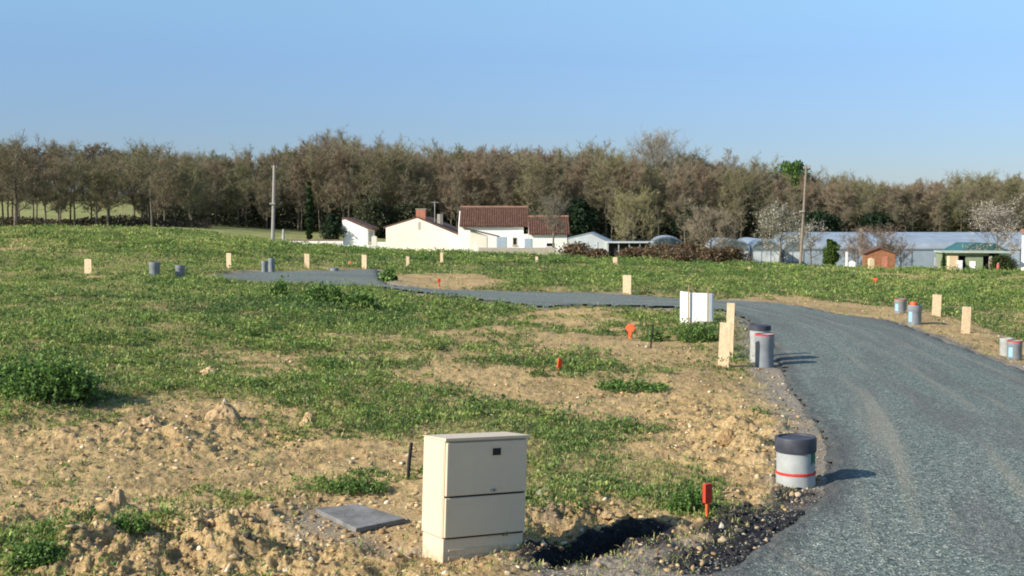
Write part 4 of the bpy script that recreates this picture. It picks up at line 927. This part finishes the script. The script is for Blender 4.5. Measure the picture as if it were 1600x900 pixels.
def tiled_house(u0, u1, roofL, roofR, vr, ve, vb, D, label, windows, dp=7, name='tiled_house', gable=True):
    D = D * KD
    a = PX(u0, vb, D); k = D / FPX; root = empty(name, a, R(0)); tag(root, label, 'house')
    W_ = (u1 - u0) * k; he = (vb - ve) * k; rise = (ve - vr) * (D + dp / 2) / FPX; 
    hp = he + rise + .2
    w_ = MB().prism([(0, -1), (dp, -1), (dp, he), (dp / 2, hp - .25), (0, he)], 'x', 0, W_).build('wall', M['render_white'], root)
    xl, xr = (roofL - u0) * k, (roofR - u0) * k
    r = MB(); t = .2; r.prism([(-.35, he - .05), (dp / 2, hp), (dp / 2, hp + t), (-.35, he - .05 + t)], 'x', xl, xr); r.prism([(dp / 2, hp), (dp + .35, he - .05), (dp + .35, he + t), (dp / 2, hp + t)], 'x', xl, xr)
    rf = r.build('roof', M['tiles'], root); MB().tube([(xl, dp / 2, hp + t), (xr, dp / 2, hp + t)], [.17, .17], 8).build('ridge', M['ridge'], rf)
    for (x0, x1, z0, z1, nm, mt) in windows:
        X0, X1, Z0, Z1 = (x0 - u0) * k, (x1 - u0) * k, (vb - z1) * k, (vb - z0) * k
        f = MB().box(X0, X1, -.05, .05, Z0, Z1).build(nm, M[mt], root)
        if nm == 'window': MB().box(X0 + .08, X1 - .08, -.055, -.0505, Z0 + .08, Z1 - .08).build('pane', M['glassdark'], f); MB().box(X0 - .08, X1 + .08, -.12, .05, Z0 - .1, Z0 - .003).build('sill', M['stone'], f)
    return root
tiled_house(716, 818, 718, 826, 329, 354, 396, 100, 'taller white house with a rusty red tiled roof', [(801, 808, 371, 383, 'window', 'stone'), (776, 791, 370, 388, 'door', 'bluedoor')])  # blue door panel paints the lean-to roof's shadow on this wall
lh = tiled_house(826, 886, 826, 890, 344, 366, 397, 98.5, 'lower white house with a brown tiled roof right of the taller one', [(819.5, 831, 373, 388, 'door', 'bluedoor'), (853, 866, 379, 386, 'window', 'render_white')], dp=6)
kk_ = 98.5 * KD / FPX; MB().box(-7.6 * kk_, -.02, .003, 3, -1, 31 * kk_).build('wing', M['render_white'], lh)
def lean_to():
    D = 96.5 * KD; a = PX(735, 396, D); k = D / FPX; root = empty('lean_to_shed', a, R(0)); tag(root, 'pale lean-to with a sloping roof between cream house and taller white house', 'shed')
    W_ = 26 * k; MB().prism([(0, -1), (W_, -1), (W_, 27 * k), (0, 36 * k)], 'y', 0, 2.9).build('wall', M['render_cream'], root)
    MB().prism([(-.8, 38.5 * k), (W_ + 1.5, 25.5 * k), (W_ + 1.5, 27 * k), (-.8, 40.5 * k)], 'y', -.3, 3.0).build('roof', M['brownroof'], root)
    MB().box(W_ + .003, W_ + .03, .3, 2.4, -.5, 24 * k).build('door', M['bluedoor'], root)
lean_to()
def edge_house():
    D = 66 * KD; a = PX(1595.5, 428, D); k = D / FPX; root = empty('white_house', a, R(-24)); tag(root, 'bluish white house corner with a pink tiled verge cut by the right edge', 'house')
    MB().prism([(0, -1), (7, -1), (7, 62 * k), (0, 62 * k)], 'y', 0, 8).build('wall', M['render_white'], root)
    r = MB(); r.prism([(-.15, 62.5 * k), (3.5, 62.5 * k + 1.3), (7.15, 62.5 * k), (7.15, 62.5 * k + .3), (3.5, 62.5 * k + 1.6), (-.15, 62.5 * k + .35)], 'y', -.2, 8.2); r.build('roof', M['ridge'], root)
edge_house()
def shelter():
    D = 66 * KD; a = PX(1471, 428, D); k = D / FPX; root = empty('garden_shelter', a, R(-9)); tag(root, 'green garden shelter with flat roof, sage door and white cupboards at the right', 'shed')
    W_ = 122 * k; h = 33 * k
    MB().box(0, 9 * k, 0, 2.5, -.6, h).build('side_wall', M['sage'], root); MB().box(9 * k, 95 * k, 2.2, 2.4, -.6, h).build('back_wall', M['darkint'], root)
    MB().box(36 * k, 62 * k, .1, .25, -.5, 28 * k).build('door', M['sage'], root)
    MB().box(42 * k, 51 * k, .06, .098, 9 * k, 20 * k).build('notice', M['whitesheet'], root)
    MB().box(71 * k, 75 * k, 0, .25, -.5, 28.5 * k).build('post', M['stone'], root)
    MB().box(9.2 * k, 70 * k, .05, .3, 28.6 * k, h).build('lintel', M['sage'], root)
    MB().box(-.15, 100 * k, -.3, 2.8, h + .003, h + .14).build('roof', M['roofsheet'], root)
shelter()
def cupboard(u0, u1, v0, v1, D, mat, label):
    D = D * KD
    a = PX(u0, v1, D); k = D / FPX; root = empty('cupboard', a); tag(root, label, 'cupboard', 'cupboards under the green shelter'); W_ = (u1 - u0) * k; h = (v1 - v0) * k
    MB().box(0, W_, 0, .5, -.3, h).build('carcass', M[mat], root); MB().box(.03, W_ - .03, -.02, -.002, .1, h - .05).build('door', M[mat], root)
cupboard(1483, 1497, 400, 420, 65.6, 'wood', 'taller cream cupboard in the left bay of the green shelter')
cupboard(1497.5, 1504, 407, 421, 65.4, 'whitesheet', 'lower white cupboard beside the cream one in the green shelter')
leafy('hedge', zc_(1568, 65), px(30, 65), px(56, 65), 8000, .06, [(.05, .075, .02), (.035, .055, .018), (.07, .09, .03)], 'clipped green hedge covering the right part of the shelter', 'bush', 'hedge', seed=61, trunk=.05, part='foliage', dep=1.2)
leafy('hedge', zc_(1475, 65), px(33, 65), px(12, 65), 2600, .05, [(.05, .075, .02), (.035, .055, .018)], 'narrow green hedge plant against the left wall of the shelter', 'column', 'hedge', seed=62, trunk=.04, part='foliage')
def red_can():
    a = PX(1559.5, 424, 62 * KD); k = 62 * KD / FPX; root = empty('gas_bottle', a); tag(root, 'small red bottle standing in front of the hedge at right', 'bottle')
    MB().lathe([(0, 12 * k), (1.2 * k, 12 * k), (2.4 * k, 10 * k), (2.4 * k, 0), (0, -.1)], 14).build('body', M['redpaint'], root, smooth=True); MB().lathe([(0, 13.6 * k), (1 * k, 13.5 * k), (1 * k, 12.1 * k)], 10).build('valve', M['metal'], root)
red_can()
def teal_roof():
    a = PX(1500, 410, 76 * KD); k = 76 * KD / FPX; root = empty('teal_tent', a); tag(root, 'teal sheeted gable roof showing above the green shelter', 'tent')
    W_ = 76 * k; MB().prism([(0, -.5), (W_, -.5), (W_, 17 * k), (W_ * .72, 30 * k), (W_ * .3, 30 * k), (0, 17 * k)], 'y', 0, 5).build('cover', M['teal'], root); MB().box(-.1, W_ + .1, -.05, -.003, 15.5 * k, 17 * k).build('edge_rail', M['roofsheet'], root)
teal_roof()
def brown_hut():
    D = 70 * KD; a = PX(1352, 418, D); k = D / FPX; root = empty('brown_hut', a, R(-10)); tag(root, 'reddish brown low hut with a shallow gable in front of the greenhouses', 'hut')
    W_ = 45 * k; MB().prism([(0, -.5), (W_, -.5), (W_, 22 * k), (W_ * .45, 30 * k), (0, 22 * k)], 'y', 0, 2.5).build('wall', M['brownhut'], root)
    MB().prism([(-.15, 21 * k), (W_ * .45, 30.3 * k), (W_ + .15, 21 * k), (W_ + .15, 22.5 * k), (W_ * .45, 32 * k), (-.15, 22.5 * k)], 'y', -.15, 2.7).build('roof', M['brownroof'], root)
    MB().box(W_ * .55, W_ * .75, -.03, -.003, 0, 18 * k).build('door', M['brick'], root)
brown_hut()

# ------------------------------------------------------------------ greenhouses
def arch(w_, hw, hp, n=12): return [(0, -1), (w_, -1), (w_, hw)] + [(w_ / 2 + w_ / 2 * math.cos(math.pi * i / n), hw + (hp - hw) * math.sin(math.pi * i / n) ** .8) for i in range(1, n)] + [(0, hw)]
def long_house(u0, u1, D, vb, hw, hp, w_, label, mat='poly'):
    D = D * KD
    a = PX(u0, vb, D); b = PX(u1, vb, D); root = empty('greenhouse', a); tag(root, label, 'greenhouse', 'long plastic greenhouses before the wood'); Lx = b.x - a.x
    MB().prism(arch(w_, hw, hp), 'x', 0, Lx).build('cover', M[mat], root, smooth=True)
    MB().box(0, Lx, -.08, -.003, hw - .14, hw + .02).build('gutter', M['gutter'], root)
    n = int(Lx / 3); 
    for i in range(min(n + 1, 30)): MB().box(i * Lx / n - .04, i * Lx / n + .04, -.05, -.004, -.5, hw - .145).build('post', M['gutter'], root)
long_house(1255, 1720, 92, 418, 2.15, 3.25, 7, 'nearest long bluish plastic greenhouse behind the brown hut')
long_house(1240, 1760, 112, 412, 2.6, 4.0, 8, 'second long greenhouse roof just behind the nearest one')
long_house(1225, 1800, 140, 404, 3.1, 4.6, 8, 'farthest long greyish greenhouse roof against the wood')
def tunnel(u0, u1, D, vt, vb, ln, label, rz=0, mat='poly', dark=True, wallf=.5):
    D = D * KD
    a = PX(u0, vb, D); k = D / FPX; root = empty('polytunnel', a, R(rz)); tag(root, label, 'polytunnel', 'plastic tunnels seen end on'); W_ = (u1 - u0) * k; h = (vb - vt) * k
    MB().prism(arch(W_, h * wallf, h), 'y', 0, ln).build('cover', M[mat], root, smooth=True)
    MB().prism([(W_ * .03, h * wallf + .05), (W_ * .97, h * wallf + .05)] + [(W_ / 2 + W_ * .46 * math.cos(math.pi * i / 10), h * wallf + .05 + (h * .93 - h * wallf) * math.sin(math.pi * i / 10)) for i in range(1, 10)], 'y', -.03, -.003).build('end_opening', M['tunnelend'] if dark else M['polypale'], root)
    MB().box(W_ * .05, W_ * .95, -.04, -.003, .1, h * wallf - .1).build('end_wall', M['polypale'], root)
    for i in range(4): MB().box(W_ * (.05 + .3 * i) - .03, W_ * (.05 + .3 * i) + .03, -.07, -.041, -.3, h * wallf).build('post', M['gutter'], root)
tunnel(1124, 1171, 90, 374, 410, 18, 'polytunnel with dark arched end right of the wide bare tree', -4)
tunnel(1173, 1220, 90, 374, 410, 18, 'polytunnel with dark arched end behind the white blossoming tree', -4)
tunnel(1222, 1268, 93, 376, 410, 18, 'polytunnel partly hidden behind the wooden pole', -4)
tunnel(1016, 1070, 94, 370, 408, 18, 'polytunnel behind the brambles between budding tree and wide bare tree', -6)
def glasshouse():
    D = 90 * KD; a = PX(888, 402, D); k = D / FPX; root = empty('glasshouse', a, R(-6)); tag(root, 'pale translucent glasshouse with a light gable roof right of the tiled houses', 'greenhouse')
    W_ = 62 * k
    MB().prism([(0, -1), (W_, -1), (W_, 24 * k), (W_ * .55, 37 * k), (0, 29 * k)], 'y', 0, 9).build('wall', M['polypale'], root)
    MB().prism([(-.1, 29.3 * k), (W_ * .55, 37.5 * k), (W_ + .2, 24 * k), (W_ + .2, 25 * k), (W_ * .55, 39 * k), (-.1, 30.6 * k)], 'y', -.05, 9.2).build('roof', M['poly'], root)
    for i in range(5): MB().box(W_ * i / 4 * .97, W_ * i / 4 * .97 + .07, -.04, -.003, -.5, 24 * k).build('glazing_bar', M['metal'], root)
    MB().box(W_ * .3, W_ * .45, -.03, -.003, 12 * k, 22 * k).build('vent', M['roofsheet'], root)
glasshouse()
def frame_shed():
    D = 88 * KD; a = PX(950, 404, D); k = D / FPX; root = empty('open_shed', a, R(-3)); tag(root, 'open grey metal-framed shed behind the budding tree', 'shed'); W_ = 66 * k
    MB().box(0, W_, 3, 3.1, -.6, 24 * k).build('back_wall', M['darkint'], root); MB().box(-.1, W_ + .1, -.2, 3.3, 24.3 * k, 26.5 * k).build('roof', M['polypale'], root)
    for i in range(5): MB().box(W_ * i / 4 - .06, W_ * i / 4 + .06, 0, .12, -.6, 24.2 * k).build('post', M['metal'], root)
frame_shed()
for o in variants:
    if o.location.z < -50: bpy.data.objects.remove(o)
